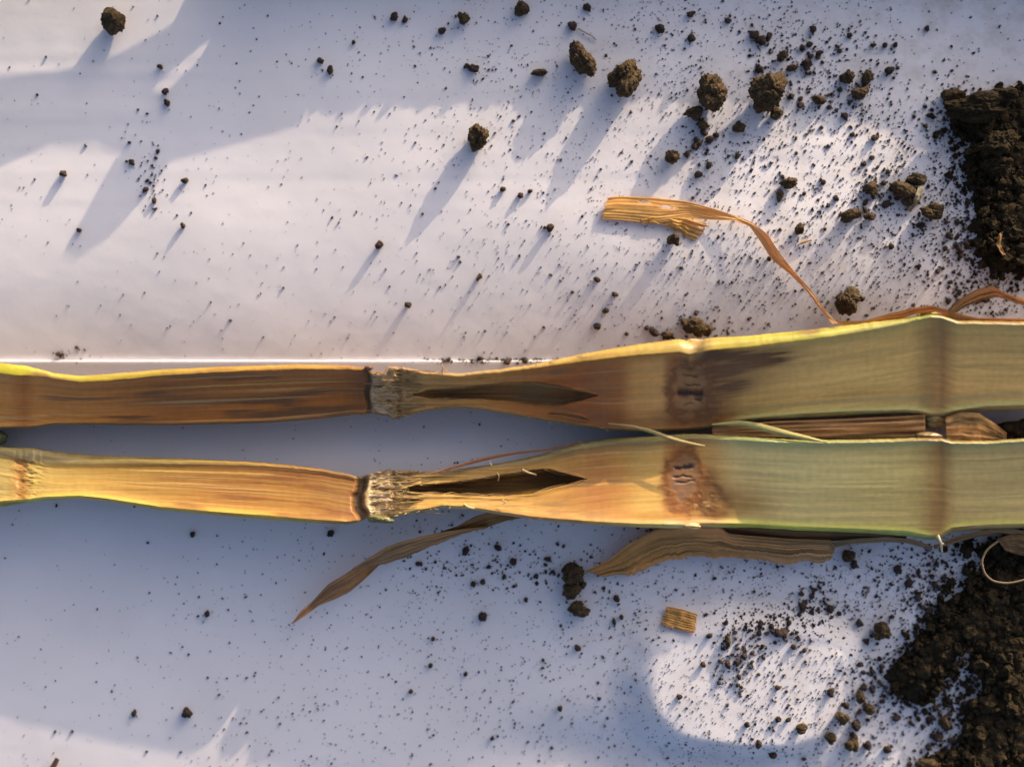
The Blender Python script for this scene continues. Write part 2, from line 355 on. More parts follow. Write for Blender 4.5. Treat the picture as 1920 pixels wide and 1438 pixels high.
 (346, 339, 7, 6, 7, 0, 5, 3, 'crumb right of the left grain cluster with a short shadow'),
 (343, 423, 5, 6, 7, 0, 5, 3, 'crumb below and right of the left grain cluster'),
 (148, 432, 5, 5, 6, 0, 5, 3, 'crumb at the end of the shadow stripe at far left'),
 (310, 172, 7, 7, 7, 0, 4, 3, 'upper black crumb of the pair under the slit of light at top left'),
 (313, 193, 6, 8, 7, 0, 4, 3, 'lower black crumb of the pair under the slit of light at top left'),
 (300, 126, 6, 5, 6, 0, 4, 3, 'black crumb just above the slit of light at top left'),
 (601, 115, 7, 7, 7, 0, 4, 3, 'black crumb, upper left of a pair in the top shade'),
 (619, 132, 6, 9, 8, -8, 4, 3, 'black upright crumb, lower right of a pair in the top shade'),
 (711, 459, 8, 9, 9, 0, 5, 4, 'lone crumb on the sunlit paper above the broken node of the stalk'),
 (899, 520, 6, 8, 8, 0, 5, 3, 'upright crumb on sunlit paper between the lone clod and the stalk'),
 (1031, 428, 7, 9, 9, -20, 6, 3, 'angular crumb on sunlit paper left of the flat dry leaf'),
 (943, 355, 6, 5, 6, 0, 5, 3, 'left crumb of three in a row left of the flat dry leaf'),
 (976, 367, 6, 6, 7, 0, 5, 3, 'middle crumb of three in a row left of the flat dry leaf'),
 (994, 359, 5, 4, 5, 0, 5, 3, 'right crumb of three in a row left of the flat dry leaf'),
 (765, 572, 7, 6, 6, 0, 6, 3, 'crumb above the white paper edge and the broken node'),
 (620, 1000, 7, 7, 7, 0, 4, 3, 'black crumb just below the lower stalk half, left of the twisted leaf'),
 (361, 1002, 5, 6, 6, 0, 4, 3, 'black crumb below the left part of the lower stalk half'),
 (388, 1150, 5, 7, 6, 0, 4, 3, 'black crumb in the shade left of the twisted leaf tip'),
 (873, 1263, 4, 5, 5, 0, 4, 3, 'small black crumb below the round black crumb in the lower shade'),
 (1050, 1328, 5, 6, 6, 0, 4, 3, 'black crumb below the chain of three clods, near the bottom'),
 (923, 1383, 4, 5, 5, 0, 4, 3, 'black crumb near the bottom edge in the middle'),
 (986, 1124, 4, 5, 5, 0, 4, 3, 'small crumb left of the chain of three clods'),
 (1083, 1214, 6, 7, 6, 20, 4, 3, 'crumb just below the chain of three clods'),
 (1151, 1165, 4, 7, 5, 0, 4, 3, 'upright crumb right of the bottom clod of the chain'),
]
# soil pile boundary (photo pixels) -> mask
def inpoly(px, py, poly):
    r = np.zeros(np.shape(px), bool); n = len(poly); j = n - 1
    for i in range(n):
        xi, yi = poly[i]; xj, yj = poly[j]
        c = ((yi > py) != (yj > py)) & (px < (xj - xi) * (py - yi) / (yj - yi + 1e-9) + xi); r ^= c; j = i
    return r
PILE_U = [(2300, 150), (1900, 175), (1770, 195), (1790, 250), (1818, 275), (1795, 300), (1822, 350), (1835, 400), (1815, 450), (1845, 500), (1880, 520), (2300, 520)]
PILE_L = [(2300, 985), (1800, 1010), (1790, 1040), (1835, 1065), (1812, 1110), (1765, 1130), (1735, 1190), (1700, 1225), (1668, 1280), (1690, 1315), (1740, 1335), (1768, 1300), (1790, 1250), (1822, 1235), (1850, 1300), (1815, 1345), (1812, 1400), (1745, 1440), (1745, 1700), (2300, 1700)]
PILE_L2 = [(1760, 1115), (1800, 1120), (1830, 1150), (1840, 1200), (1800, 1240), (1760, 1240), (1720, 1200)]
def pile_mask(x, y):
    xx = x + 26 * fbm2(x / 34, y / 34, 61, 4); yy = y + 26 * fbm2(x / 34, y / 34, 71, 4)
    return inpoly(xx, yy, PILE_U) | inpoly(xx, yy, PILE_L)
CG = 'soil clods and crumbs on the paper'
for i, (x, y, rx, ry, rz, rot, lum, sub, lab) in enumerate(CLODS):
    big = max(rx, ry) > 11
    onp = bool(pile_mask(np.array([float(x)]), np.array([float(y)]))[0]) and ry > 14
    o = clod_obj('soil_clod' if big else 'soil_crumb', x, y, rx, ry, rz * (1.15 if big else .9), rot + ((i * 37) % 50 - 25 if rx == ry else 0), 100 + i, sub, lum if i % 3 else max(3, lum - 4), (M_SOIL if onp else M_CLOD) if big else M_GRAIN, base=float(z_paper(np.array(x), np.array(y))) + 22 if onp else None)
    tag(o, lab, 'soil clod' if big else 'soil crumb', CG)

def heap_mesh(name, x0, x1, y0, y1, step, hfun, seed, n_lump, rr=(8, 26)):
    xs = np.arange(x0, x1, step); ys = np.arange(y0, y1, step); X, Y = np.meshgrid(xs, ys)
    Hh = hfun(X, Y); L_ = np.zeros_like(X); g = np.random.default_rng(seed)
    for k in range(n_lump):
        cx, cy = g.uniform(x0, x1), g.uniform(y0, y1); r = rr[0] + (rr[1] - rr[0]) * g.random() ** 2.5
        i0, i1 = np.searchsorted(xs, [cx - r, cx + r]); j0, j1 = np.searchsorted(ys, [cy - r, cy + r])
        d2 = (X[j0:j1, i0:i1] - cx) ** 2 + (Y[j0:j1, i0:i1] - cy) ** 2
        L_[j0:j1, i0:i1] = np.maximum(L_[j0:j1, i0:i1], np.sqrt(np.clip(r * r - d2, 0, None)) * .8)
    Z = z_paper(X, Y) - 6 + np.where(Hh > 0, Hh + L_ + 3 * fbm2(X / 9, Y / 9, seed, 3), 0)
    F = grid_faces(len(ys), len(xs))[:, ::-1]; keep = (Hh.ravel()[F] > 0).any(1); F = F[keep]
    u, inv = np.unique(F, return_inverse=True)
    return mesh(name, Wt(np.stack([X, Y, Z], -1).reshape(-1, 3)[u]), inv.reshape(F.shape), M_SOIL)
def dist_ramp(mask, it):
    d = mask.astype(float); acc = d.copy()
    for _ in range(it):
        p = np.pad(d, 1, mode='edge'); d = np.minimum.reduce([p[1:-1, 1:-1], p[:-2, 1:-1], p[2:, 1:-1], p[1:-1, :-2], p[1:-1, 2:]]); acc += d
    return acc / (it + 1)
def pile_h(X, Y):
    m = pile_mask(X, Y); r = dist_ramp(m, 16); return np.where(m, 2 + 20 * r, 0)
o = heap_mesh('soil_pile', 1640, 2280, 150, 540, 3, pile_h, 3, 2600, (4, 17)); tag(o, 'pile of dark loose soil along the right edge, above the stalk', 'soil pile', kind='stuff')
o = heap_mesh('soil_pile', 1640, 2280, 985, 1690, 3, pile_h, 4, 4200, (4, 17)); tag(o, 'pile of dark loose soil at the lower right corner, below the stalk', 'soil pile', kind='stuff')

# unseen soil bank added above the top edge, crest shaped to shade the paper
SHADE_BANK = [(430, 0), (446, 52), (480, 58), (505, 40), (520, 40), (545, 62), (560, 100), (602, 115), (668, 106), (751, 99), (928, 90), (1128, 90), (1190, 92), (1225, 100), (1260, 92), (1417, 84), (1560, 90), (1741, 95), (1956, 105), (2052, 116), (2150, 138), (2300, 150), (2420, 100), (2500, 0)]
def shade_bank_h(X, Y):
    cr = np.interp(X, [b[0] for b in SHADE_BANK], [b[1] for b in SHADE_BANK]) + 4 * fbm2(X / 40, Y * 0, 5, 3)
    pr = np.clip(1 - np.abs(Y + 135) / 78, 0, 1)
    return np.where((pr > 0) & (cr > 3), (cr + 7) * pr ** .8 + .1, 0)
o = heap_mesh('shade_caster_bank', 420, 2520, -215, -57, 4, shade_bank_h, 9, 260, (5, 13)); tag(o, kind='structure')

# ------------------------------------------------------------------ loose crumbs and grains
DX = np.array([120, 360, 600, 840, 1080, 1320, 1560, 1800]); DY = np.array([120, 360, 580, 830, 1090, 1320])
DEN = np.array([[26, 40, 90, 230, 400, 520, 420, 160],
                [45, 45, 50, 130, 260, 480, 760, 700],
                [22, 30, 45, 90, 190, 380, 560, 520],
                [16, 18, 26, 60, 60, 40, 40, 40],
                [30, 60, 130, 330, 300, 400, 560, 500],
                [45, 110, 190, 170, 230, 560, 640, 560]], float)
BLOBS = [(280, 345, 16, 24, 26), (270, 300, 30, 40, 16), (1300, 612, 60, 14, 40), (1520, 1138, 26, 20, 70), (1425, 1172, 40, 16, 80), (1390, 1235, 26, 34, 90), (1475, 1172, 20, 16, 40),
         (1580, 1130, 60, 50, 60), (1700, 370, 60, 50, 120), (1640, 355, 24, 22, 50), (1600, 180, 70, 50, 120), (1500, 120, 60, 40, 90), (1460, 90, 40, 30, 40), (1560, 200, 60, 30, 60),
         (1790, 260, 25, 70, 160), (1810, 420, 30, 90, 220), (1760, 470, 50, 60, 120), (1850, 560, 50, 26, 120), (1700, 1080, 70, 50, 90), (1760, 1090, 40, 50, 160), (1740, 1160, 30, 40, 110),
         (1690, 1330, 40, 30, 70), (1800, 1290, 30, 60, 120), (1800, 1390, 30, 40, 120), (1640, 1260, 25, 40, 60), (1160, 1130, 60, 60, 60), (1400, 300, 60, 40, 60), (1310, 280, 18, 22, 30),
         (880, 676, 60, 3, 40), (960, 675, 60, 2, 50), (110, 665, 26, 8, 10), (1000, 1065, 70, 25, 70), (860, 1050, 60, 26, 70), (1240, 985, 30, 12, 60), (1720, 1290, 60, 60, 60)]
def den(x, y):
    fx = np.clip(np.interp(x, DX, np.arange(8)), 0, 6.999); fy = np.clip(np.interp(y, DY, np.arange(6)), 0, 4.999)
    i, j = fx.astype(int), fy.astype(int); a, b = fx - i, fy - j
    return (DEN[j, i] * (1 - a) + DEN[j, i + 1] * a) * (1 - b) + (DEN[j + 1, i] * (1 - a) + DEN[j + 1, i + 1] * a) * b
PX, PY, PR = [], [], []
g = np.random.default_rng(31)
cx, cy = g.uniform(-60, 1980, 60000), g.uniform(-50, 1490, 60000)
p = den(np.clip(cx, 0, 1919), np.clip(cy, 0, 1437)) * 1.5 * (1 + .8 * fbm2(cx / 60, cy / 60, 41, 3))
p *= np.where((cx > 1690) & (cy < 150), .5, 1)
keep = g.random(60000) * 1150 < p
cx, cy = cx[keep], cy[keep]
r = .84 * np.exp(.5 * g.normal(size=len(cx))) * (1 + .3 * sst(1100, 1800, cx)); r = np.clip(r, .5, 5.2)
PX.append(cx); PY.append(cy); PR.append(r)
for bx, by, sx_, sy_, n in BLOBS:
    n = int(n * 1.9)
    PX.append(g.normal(bx, sx_, n)); PY.append(g.normal(by, sy_, n)); PR.append(np.clip((1.75 if sx_ * sy_ < 1100 and sy_ > 10 else 1.4) * np.exp(.55 * g.normal(size=n)), .6, 6.5))
PX, PY, PR = map(np.concatenate, (PX, PY, PR))

# the ~175 biggest loose ones are crumbs of their own, the rest one stuff object
onpile = pile_mask(PX, PY); inside = (PX > 4) & (PX < 1916) & (PY > 4) & (PY < 1434)
stalk_zone = (PY > np.interp(PX, [0, 700, 1000, 1300, 1750, 1920], [690, 690, 690, 635, 580, 600])) & (PY < np.interp(PX, [0, 200, 650, 700, 830, 1000, 1920], [950, 940, 980, 970, 955, 975, 1005]))
stalk_zone &= ~((PX < 1050) & (PY > np.interp(PX, [0, 400, 690, 860, 1050], [800, 796, 780, 766, 792])) & (PY < np.interp(PX, [0, 200, 600, 680, 820, 1050], [838, 856, 878, 890, 884, 840])))
cand = np.where(inside & ~onpile & ~stalk_zone)[0]; order = cand[np.argsort(-PR[cand])]; top = order[:300 - len(CLODS)]
VAR = []
for k in range(10):
    P, F = clod_shape(2, 900 + k, 5, .3); P[:, 2] -= P[:, 2].min() + .15
    me = bpy.data.meshes.new('soil_crumb'); me.from_pydata(P.tolist(), [], F.tolist()); me.materials.append(M_GRAIN); VAR.append(me)
LAND = [(213, 43, 'round clod at top left'), (280, 345, 'left grain cluster'), (310, 182, 'crumb pair under the light slit'), (119, 326, 'long-shadowed crumb at far left'), (610, 124, 'crumb pair in top shade'),
        (749, 34, 'crumb pair at the top edge'), (870, 35, 'dark clod at the top edge'), (979, 17, 'rightmost top edge clod'), (885, 128, 'two-lobed dark crumb'), (897, 257, 'lone sunlit clod'), (711, 459, 'lone crumb above the broken node'),
        (1090, 112, 'elongated brown clod'), (1172, 145, 'large clod with straw'), (1334, 175, 'broken crumbly clod'), (1441, 174, 'biggest rounded clod'), (1260, 295, 'small soil ball in sun'), (1478, 345, 'lumpy clod above the leaf tail'),
        (1230, 410, 'flat golden leaf piece'), (1450, 470, 'bend of the leaf tail'), (1587, 565, 'clod by the leaf tail end'), (1298, 612, 'knobbly clod on the stalk edge'), (1716, 365, 'clod cluster with pale scrap'), (1610, 405, 'oval brown clod'),
        (1612, 160, 'broken pair in top right shade'), (1828, 205, 'long flat soil slab'), (1514, 121, 'crumb right of the biggest clod'), (1820, 450, 'upper soil pile edge'), (1840, 555, 'curled blade at the right'),
        (720, 1060, 'twisted leaf'), (905, 1156, 'round black crumb'), (351, 1335, 'black angular crumb'), (1077, 1108, 'chain of three clods'), (1273, 1162, 'square straw chip'), (1300, 1040, 'brown ragged sheath'), (1591, 1042, 'clod below the sheath corner'),
        (1653, 1181, 'lone round clod'), (1380, 1300, 'sunlit patch at lower right'), (1603, 1350, 'lower right crumb group'), (1765, 1368, 'round crumb pair'), (1503, 1365, 'triangular dark crumb'), (1520, 1138, 'grain heap above the patch'), (1750, 1100, 'upper edge of the lower pile'), (1720, 1230, 'bulge of the lower pile'), (720, 930, 'lower broken node'), (1435, 1405, 'upright crumb at the bottom')]
DIRS = ['right of', 'below right of', 'below', 'below left of', 'left of', 'above left of', 'above', 'above right of']
ORD = ['nearest', 'second nearest', 'third nearest', 'fourth nearest', 'fifth nearest', 'sixth nearest', 'seventh nearest', 'eighth nearest', 'ninth nearest', 'tenth nearest', 'eleventh nearest', 'twelfth nearest', 'thirteenth nearest', 'fourteenth nearest', 'fifteenth nearest', 'sixteenth nearest', 'seventeenth nearest', 'eighteenth nearest', 'nineteenth nearest', 'twentieth nearest']
def crumb_labels(idx):
    lab, grp, bucket = {}, {}, {}
    for i in idx:
        d = [math.hypot(PX[i] - l[0], PY[i] - l[1]) for l in LAND]; k = int(np.argmin(d))
        a = int(round(math.atan2(PY[i] - LAND[k][1], PX[i] - LAND[k][0]) / (math.pi / 4))) % 8
        bucket.setdefault((k, a), []).append((d[k], i))
    for (k, a), l in bucket.items():
        for n, (_, i) in enumerate(sorted(l)):
            lab[i] = 'small dark crumb %s the %s%s' % (DIRS[a], LAND[k][2], '' if len(l) == 1 else ', %s there' % ORD[min(n, 19)]); grp[i] = 'small soil crumbs strewn on the paper'
    return lab, grp
LAB, GRP = crumb_labels(top)
for i in top:
    x, y, rr = PX[i], PY[i], PR[i] * 1.15
    o = bpy.data.objects.new('soil_crumb', VAR[int(g.integers(10))]); COL.objects.link(o)
    o.scale = (rr * g.uniform(.8, 1.25) * S, rr * g.uniform(.8, 1.25) * S, rr * g.uniform(.8, 1.1) * S); o.rotation_euler = (0, 0, g.uniform(0, 6.28))
    o.location = Wt([x, y, float(z_paper(np.array(x), np.array(y)))])
    tag(o, LAB[i], 'soil crumb', GRP[i])
rest = np.ones(len(PX), bool); rest[top] = False
rest &= ~stalk_zone
def grains(name, x, y, r, z, sub, seed, mat):
    V, F = ICO[sub]; g = np.random.default_rng(seed); n = len(x); m = len(V)
    P = V[None] * (1 + .28 * g.normal(size=(n, m, 1))).clip(.5, 1.6); P = P * (r[:, None, None] * np.stack([g.uniform(.7, 1.35, n), g.uniform(.7, 1.2, n), g.uniform(.6, 1.1, n)], -1)[:, None, :])
    a = g.uniform(0, 6.28, n); c, s = np.cos(a)[:, None], np.sin(a)[:, None]
    Q = np.stack([P[..., 0] * c - P[..., 1] * s, P[..., 0] * s + P[..., 1] * c, P[..., 2] + (.55 * r)[:, None]], -1)
    Q = Q + np.stack([x, y, z], -1)[:, None, :]
    F2 = (F[None] + (np.arange(n) * m)[:, None, None]).reshape(-1, 3)[:, ::-1]
    return mesh(name, Wt(Q.reshape(-1, 3)), F2, mat, smooth=False)
ok = rest & ~onpile
o = grains('soil_grains', PX[ok], PY[ok], PR[ok], z_paper(PX[ok], PY[ok]), 1, 5, M_GRAIN); tag(o, 'countless fine dark soil grains sprinkled over the white paper', 'soil grains', kind='stuff')
# crumbs lying in and around the two piles
qx, qy = g.uniform(1640, 2260, 16000), np.concatenate([g.uniform(155, 560, 6000), g.uniform(985, 1560, 10000)])
xs_ = qx[:, None] + np.array([-38, 38, 0, 0, 0])[None]; ys_ = qy[:, None] + np.array([0, 0, -38, 38, 0])[None]
cov = pile_mask(xs_, ys_).mean(1)
kp = g.random(16000) < np.where(cov > .9, .5, cov * 1.6); qx, qy, cov = qx[kp], qy[kp], cov[kp]
qr = np.clip(2.7 * np.exp(.6 * g.normal(size=len(qx))), 1.2, 12) * (.6 + .5 * cov)
pz = z_paper(qx, qy) + np.where(pile_mask(qx, qy), 4 + 17 * np.clip(cov * 1.2 - .3, 0, 1), 0)
o = grains('pile_crumbs', qx, qy, qr, pz, 2, 6, M_SOIL); tag(o, 'loose dark crumbs heaped in and around the two soil piles at the right', 'soil crumbs', kind='stuff')

# ------------------------------------------------------------------ the split stalk
XS = np.arange(-190, 2080, 2.0); NV = 104
def lens(x, y, up, lo):         # 0 at the border, 1 at the mid line, negative outside
    u = np.array(up, float); l = np.array(lo, float)
    yt = np.interp(x, u[:, 0], u[:, 1]); yb = np.interp(x, l[:, 0], l[:, 1])
    hw = np.maximum((yb - yt) / 2, 1e-3); ins = (x >= u[0, 0]) & (x <= u[-1, 0])
    return np.where(ins, (1 - np.abs(y - (yt + yb) / 2) / hw), -1), hw
def mixc(c, col, m):
    m = np.clip(m, 0, 1)[..., None]; return c * (1 - m) + np.array(col) * m
def gs(x, y, cx, cy, sx_, sy_): return np.exp(-((x - cx) / sx_) ** 2 - ((y - cy) / sy_) ** 2)
def ckeys(pts, x):
    a = np.array([[p[0], *p[1]] for p in pts], float); return np.stack([np.interp(x, a[:, 0], a[:, k]) for k in (1, 2, 3)], -1)

def build_half(d, root):
    x = XS; yt = keys(d['top'], x, 3); yb = keys(d['bot'], x, 3); zt = keys(d['zt'], x, 12); zb = keys(d['zb'], x, 12)
    rag = 1.6 * fbm2(x / 9, x * 0, d['seed'], 3) * (sst(640, 690, x) * sst(860, 760, x) + .55)
    yt = yt + rag; yb = yb + 1.6 * fbm2(x / 9, x * 0 + 5, d['seed'] + 1, 3) * (sst(640, 690, x) * sst(860, 760, x) + .2)
    a = keys(d['at'], x, 8); b = keys(d['ab'], x, 8)
    ft, fb = yt + a, yb - b
    v = np.linspace(0, 1, NV)
    X = np.repeat(x[:, None], NV, 1); V_ = np.repeat(v[None], len(x), 0)
    Y = ft[:, None] + (fb - ft)[:, None] * v[None]; Z = zt[:, None] + (zb - zt)[:, None] * v[None]
    Wd = (fb - ft)[:, None]
    Z = Z - 3.5 * np.sin(np.pi * V_) ** .6 + 2.0 * np.exp(-(np.minimum(V_, 1 - V_) * Wd / 5) ** 2)
    fibr = fbm2(X / 160, (V_ * Wd) / 4.2, d['seed'] + 30, 3)
    Z = Z + .5 * fibr
    C = d['paint'](X, Y, V_, Wd, fibr)
    part = np.zeros(X.shape, int)                    # 0 internode etc. resolved later
    hollow = np.zeros(X.shape)
    Yw = Y + 1.5 * fbm2(X / 30, Y / 9, d['seed'] + 44, 2)
    for (up, lo, dep) in d['lens']:
        e, hw = lens(X, Yw, up, lo); t = np.clip(e, 0, 1)
        Z = Z - dep * np.clip(1 - (1 - t) ** 4, 0, 1) * np.clip(hw * 1.4 / 14, .25, 1)
        Z = Z + 2.2 * np.exp(-(np.clip(-e, 0, None) * hw / 5) ** 2) * (e <= 0) * (e > -1)
        hollow = np.maximum(hollow, (e > .02).astype(float))
    C = mixc(C, d['inside'], hollow * np.clip(.75 + .5 * fbm2(X / 50, Y / 5, d['seed'] + 61, 3), 0, 1))
    Z, C = d['carve'](X, Y, V_, Wd, Z, C, fibr)
    P = W(np.stack([X, Y, Z], -1)).reshape(-1, 3); F = grid_faces(len(x), NV)
    uv = np.stack([X / 100, V_ * Wd / 100], -1).reshape(-1, 2); Cf = C.reshape(-1, 3)
    fx = X.ravel()[F].mean(1) + 5 * fbm2(Y.ravel()[F].mean(1) / 14, Y.ravel()[F].mean(1) * 0, d['seed'] + 50, 2); fh = hollow.ravel()[F].mean(1) > .5
    for nm, x0, x1, lab in d['segs']:
        m = (fx >= x0) & (fx < x1) & ~fh
        o = sub_mesh(nm, P, F, m, M_PITH, None, Cf, uv); adopt(o, root)
        if lab: o['label'] = lab
    o = sub_mesh('hollow', P, F, fh, M_PITH, None, Cf, uv); adopt(o, root); o['label'] = 'dark lens-shaped hollow rotted in the pith'
    # rind: rounded lip over each edge and the half-round underside
    cdp = keys(d['c'], x, 8); rows_y, rows_z, rows_s = [], [], []
    zt2, zb2 = Z[:, 0], Z[:, -1]
    yc = (yt + yb) / 2; wd = (yb - yt) / 2; zl = (zt + zb) / 2 - cdp
    D = np.minimum(wd * 4.5, zl - z_paper(x, yc) + 1.0).clip(6)
    for t in np.linspace(0, 1, 8):
        an = t * math.pi / 2; rows_y.append(ft - a * math.sin(an)); rows_z.append(zt2 - cdp * (1 - math.cos(an))); rows_s.append(t * .15)
    for t in np.linspace(0, 1, 26)[1:-1]:
        ph = t * math.pi; k = .5 - .5 * math.cos(ph)
        rows_y.append(yc - wd * math.cos(ph)); rows_z.append((zt2 - cdp) * (1 - k) + (zb2 - cdp) * k - D * math.sin(ph)); rows_s.append(.15 + t * .7)
    for t in np.linspace(1, 0, 8):
        an = t * math.pi / 2; rows_y.append(fb + b * math.sin(an)); rows_z.append(zb2 - cdp * (1 - math.cos(an))); rows_s.append(1 - t * .15)
    RY, RZ, RS = np.stack(rows_y, 1), np.stack(rows_z, 1), np.stack([np.full(len(x), s) for s in rows_s], 1)
    RX = np.repeat(x[:, None], RY.shape[1], 1)
    P = W(np.stack([RX, RY, RZ], -1)).reshape(-1, 3)
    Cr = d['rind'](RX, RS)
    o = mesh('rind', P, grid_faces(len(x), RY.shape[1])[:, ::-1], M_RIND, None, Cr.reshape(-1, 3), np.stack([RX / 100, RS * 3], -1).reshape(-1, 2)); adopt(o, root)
    return dict(x=x, yt=yt, yb=yb, zt=zt, zb=zb)

def strand_tubes(name, paths, mat, root, cols, label=None, stuff=False):
    VV, FF, CC, UU = [], [], [], []; off = 0
    for (pts, rad), c in zip(paths, cols):
        p = np.array(pts, float); n = max(6, len(p) * 4); t = np.linspace(0, 1, n); tk = np.linspace(0, 1, len(p))
        q = np.stack([np.interp(t, tk, p[:, k]) for k in range(3)], -1)
        for _ in range(2): q[1:-1] = .25 * q[:-2] + .5 * q[1:-1] + .25 * q[2:]
        tg = np.gradient(q, axis=0); tg /= np.linalg.norm(tg, axis=1)[:, None] + 1e-9
        s = np.stack([-tg[:, 1], tg[:, 0], 0 * t], -1); s /= np.linalg.norm(s, axis=1)[:, None] + 1e-9; u = np.cross(tg, s)
        rr = np.broadcast_to(rad, (2,)); rp = np.interp(t, [0, 1], rr)
        an = np.linspace(0, 2 * np.pi, 6)[:-1]
        ring = q[:, None, :] + rp[:, None, None] * (np.cos(an)[None, :, None] * s[:, None] + np.sin(an)[None, :, None] * u[:, None])
        VV.append(ring.reshape(-1, 3)); i = np.arange(n - 1)[:, None] * 5; j = np.arange(5)[None]
        FF.append((np.stack([i + j, i + (j + 1) % 5, i + 5 + (j + 1) % 5, i + 5 + j], -1).reshape(-1, 4)) + off); off += n * 5
        CC.append(np.repeat(np.array(c)[None], n * 5, 0)); UU.append(np.stack([np.repeat(t, 5), np.tile(an, n) * .05], -1))
    o = mesh(name, W(np.concatenate(VV)), np.concatenate(FF), mat, None, np.concatenate(CC), np.concatenate(UU))
    if root is not None: adopt(o, root)
    if label: o['label'] = label
    if stuff: o['kind'] = 'stuff'
    return o

UP = dict(seed=200, inside=(.34, .21, .09),
 top=[(-190, 690), (-60, 676), (0, 680), (50, 686), (100, 699), (150, 705), (200, 702), (300, 693), (400, 688), (550, 683), (650, 685), (684, 688), (692, 697), (705, 699), (720, 697), (727, 688), (745, 687), (790, 696), (860, 700), (940, 692), (1000, 683), (1100, 662), (1200, 645), (1275, 635), (1290, 640), (1310, 638), (1335, 633), (1400, 630), (1500, 620), (1600, 608), (1700, 596), (1722, 591), (1745, 587), (1768, 589), (1795, 599), (1850, 600), (1920, 602), (2080, 606)],
 bot=[(-190, 800), (-60, 808), (0, 804), (60, 803), (100, 797), (200, 797), (300, 798), (400, 796), (500, 793), (600, 786), (660, 778), (690, 777), (703, 775), (728, 780), (736, 788), (760, 780), (800, 770), (860, 765), (900, 768), (1000, 785), (1080, 798), (1130, 805), (1200, 810), (1290, 808), (1340, 803), (1400, 793), (1500, 785), (1600, 780), (1700, 778), (1725, 780), (1745, 785), (1768, 784), (1788, 779), (1850, 770), (1920, 768), (2080, 768)],
 zt=[(-190, 92), (0, 92), (690, 93), (740, 93), (900, 104), (1100, 134), (1280, 142), (1500, 138), (2080, 138)],
 zb=[(-190, 56), (0, 58), (690, 58), (740, 60), (900, 66), (1280, 60), (1500, 76), (2080, 80)],
 at=[(-190, 20), (40, 19), (90, 10), (200, 12), (400, 10), (640, 8), (700, 4), (1000, 7), (1100, 14), (1280, 24), (1400, 20), (1600, 16), (1720, 8), (2080, 7)],
 ab=[(-190, 5), (600, 4), (700, 3), (1000, 4), (1300, 6), (1400, 9), (1700, 10), (2080, 8)],
 c=[(-190, 18), (600, 14), (720, 6), (1000, 12), (1300, 24), (2080, 24)],
 lens=[([(775, 738), (800, 731), (850, 727), (900, 722), (950, 716), (1000, 715), (1050, 722), (1090, 733), (1122, 742)],
        [(775, 740), (800, 746), (850, 749), (900, 749), (940, 751), (1000, 760), (1050, 761), (1090, 752), (1122, 742)], 30),
       ([(1030, 774), (1060, 774), (1090, 780), (1104, 787)], [(1030, 775), (1060, 781), (1090, 787), (1104, 788)], 8)],
 segs=[('internode', -999, 14, None), ('node', 14, 62, 'pale brown ring of a sound node at the left end'), ('internode', 62, 692, 'dark brown rotted internode left of the broken node'),
       ('node', 692, 752, 'broken whitish shredded node'), ('internode', 752, 1262, 'hollowed internode turning from brown to pale'), ('node', 1262, 1345, 'rotted node with dark cracks'),
       ('internode', 1345, 1738, 'pale tan internode'), ('node', 1738, 1788, 'sound node with a tan ring'), ('internode', 1788, 9999, None)])
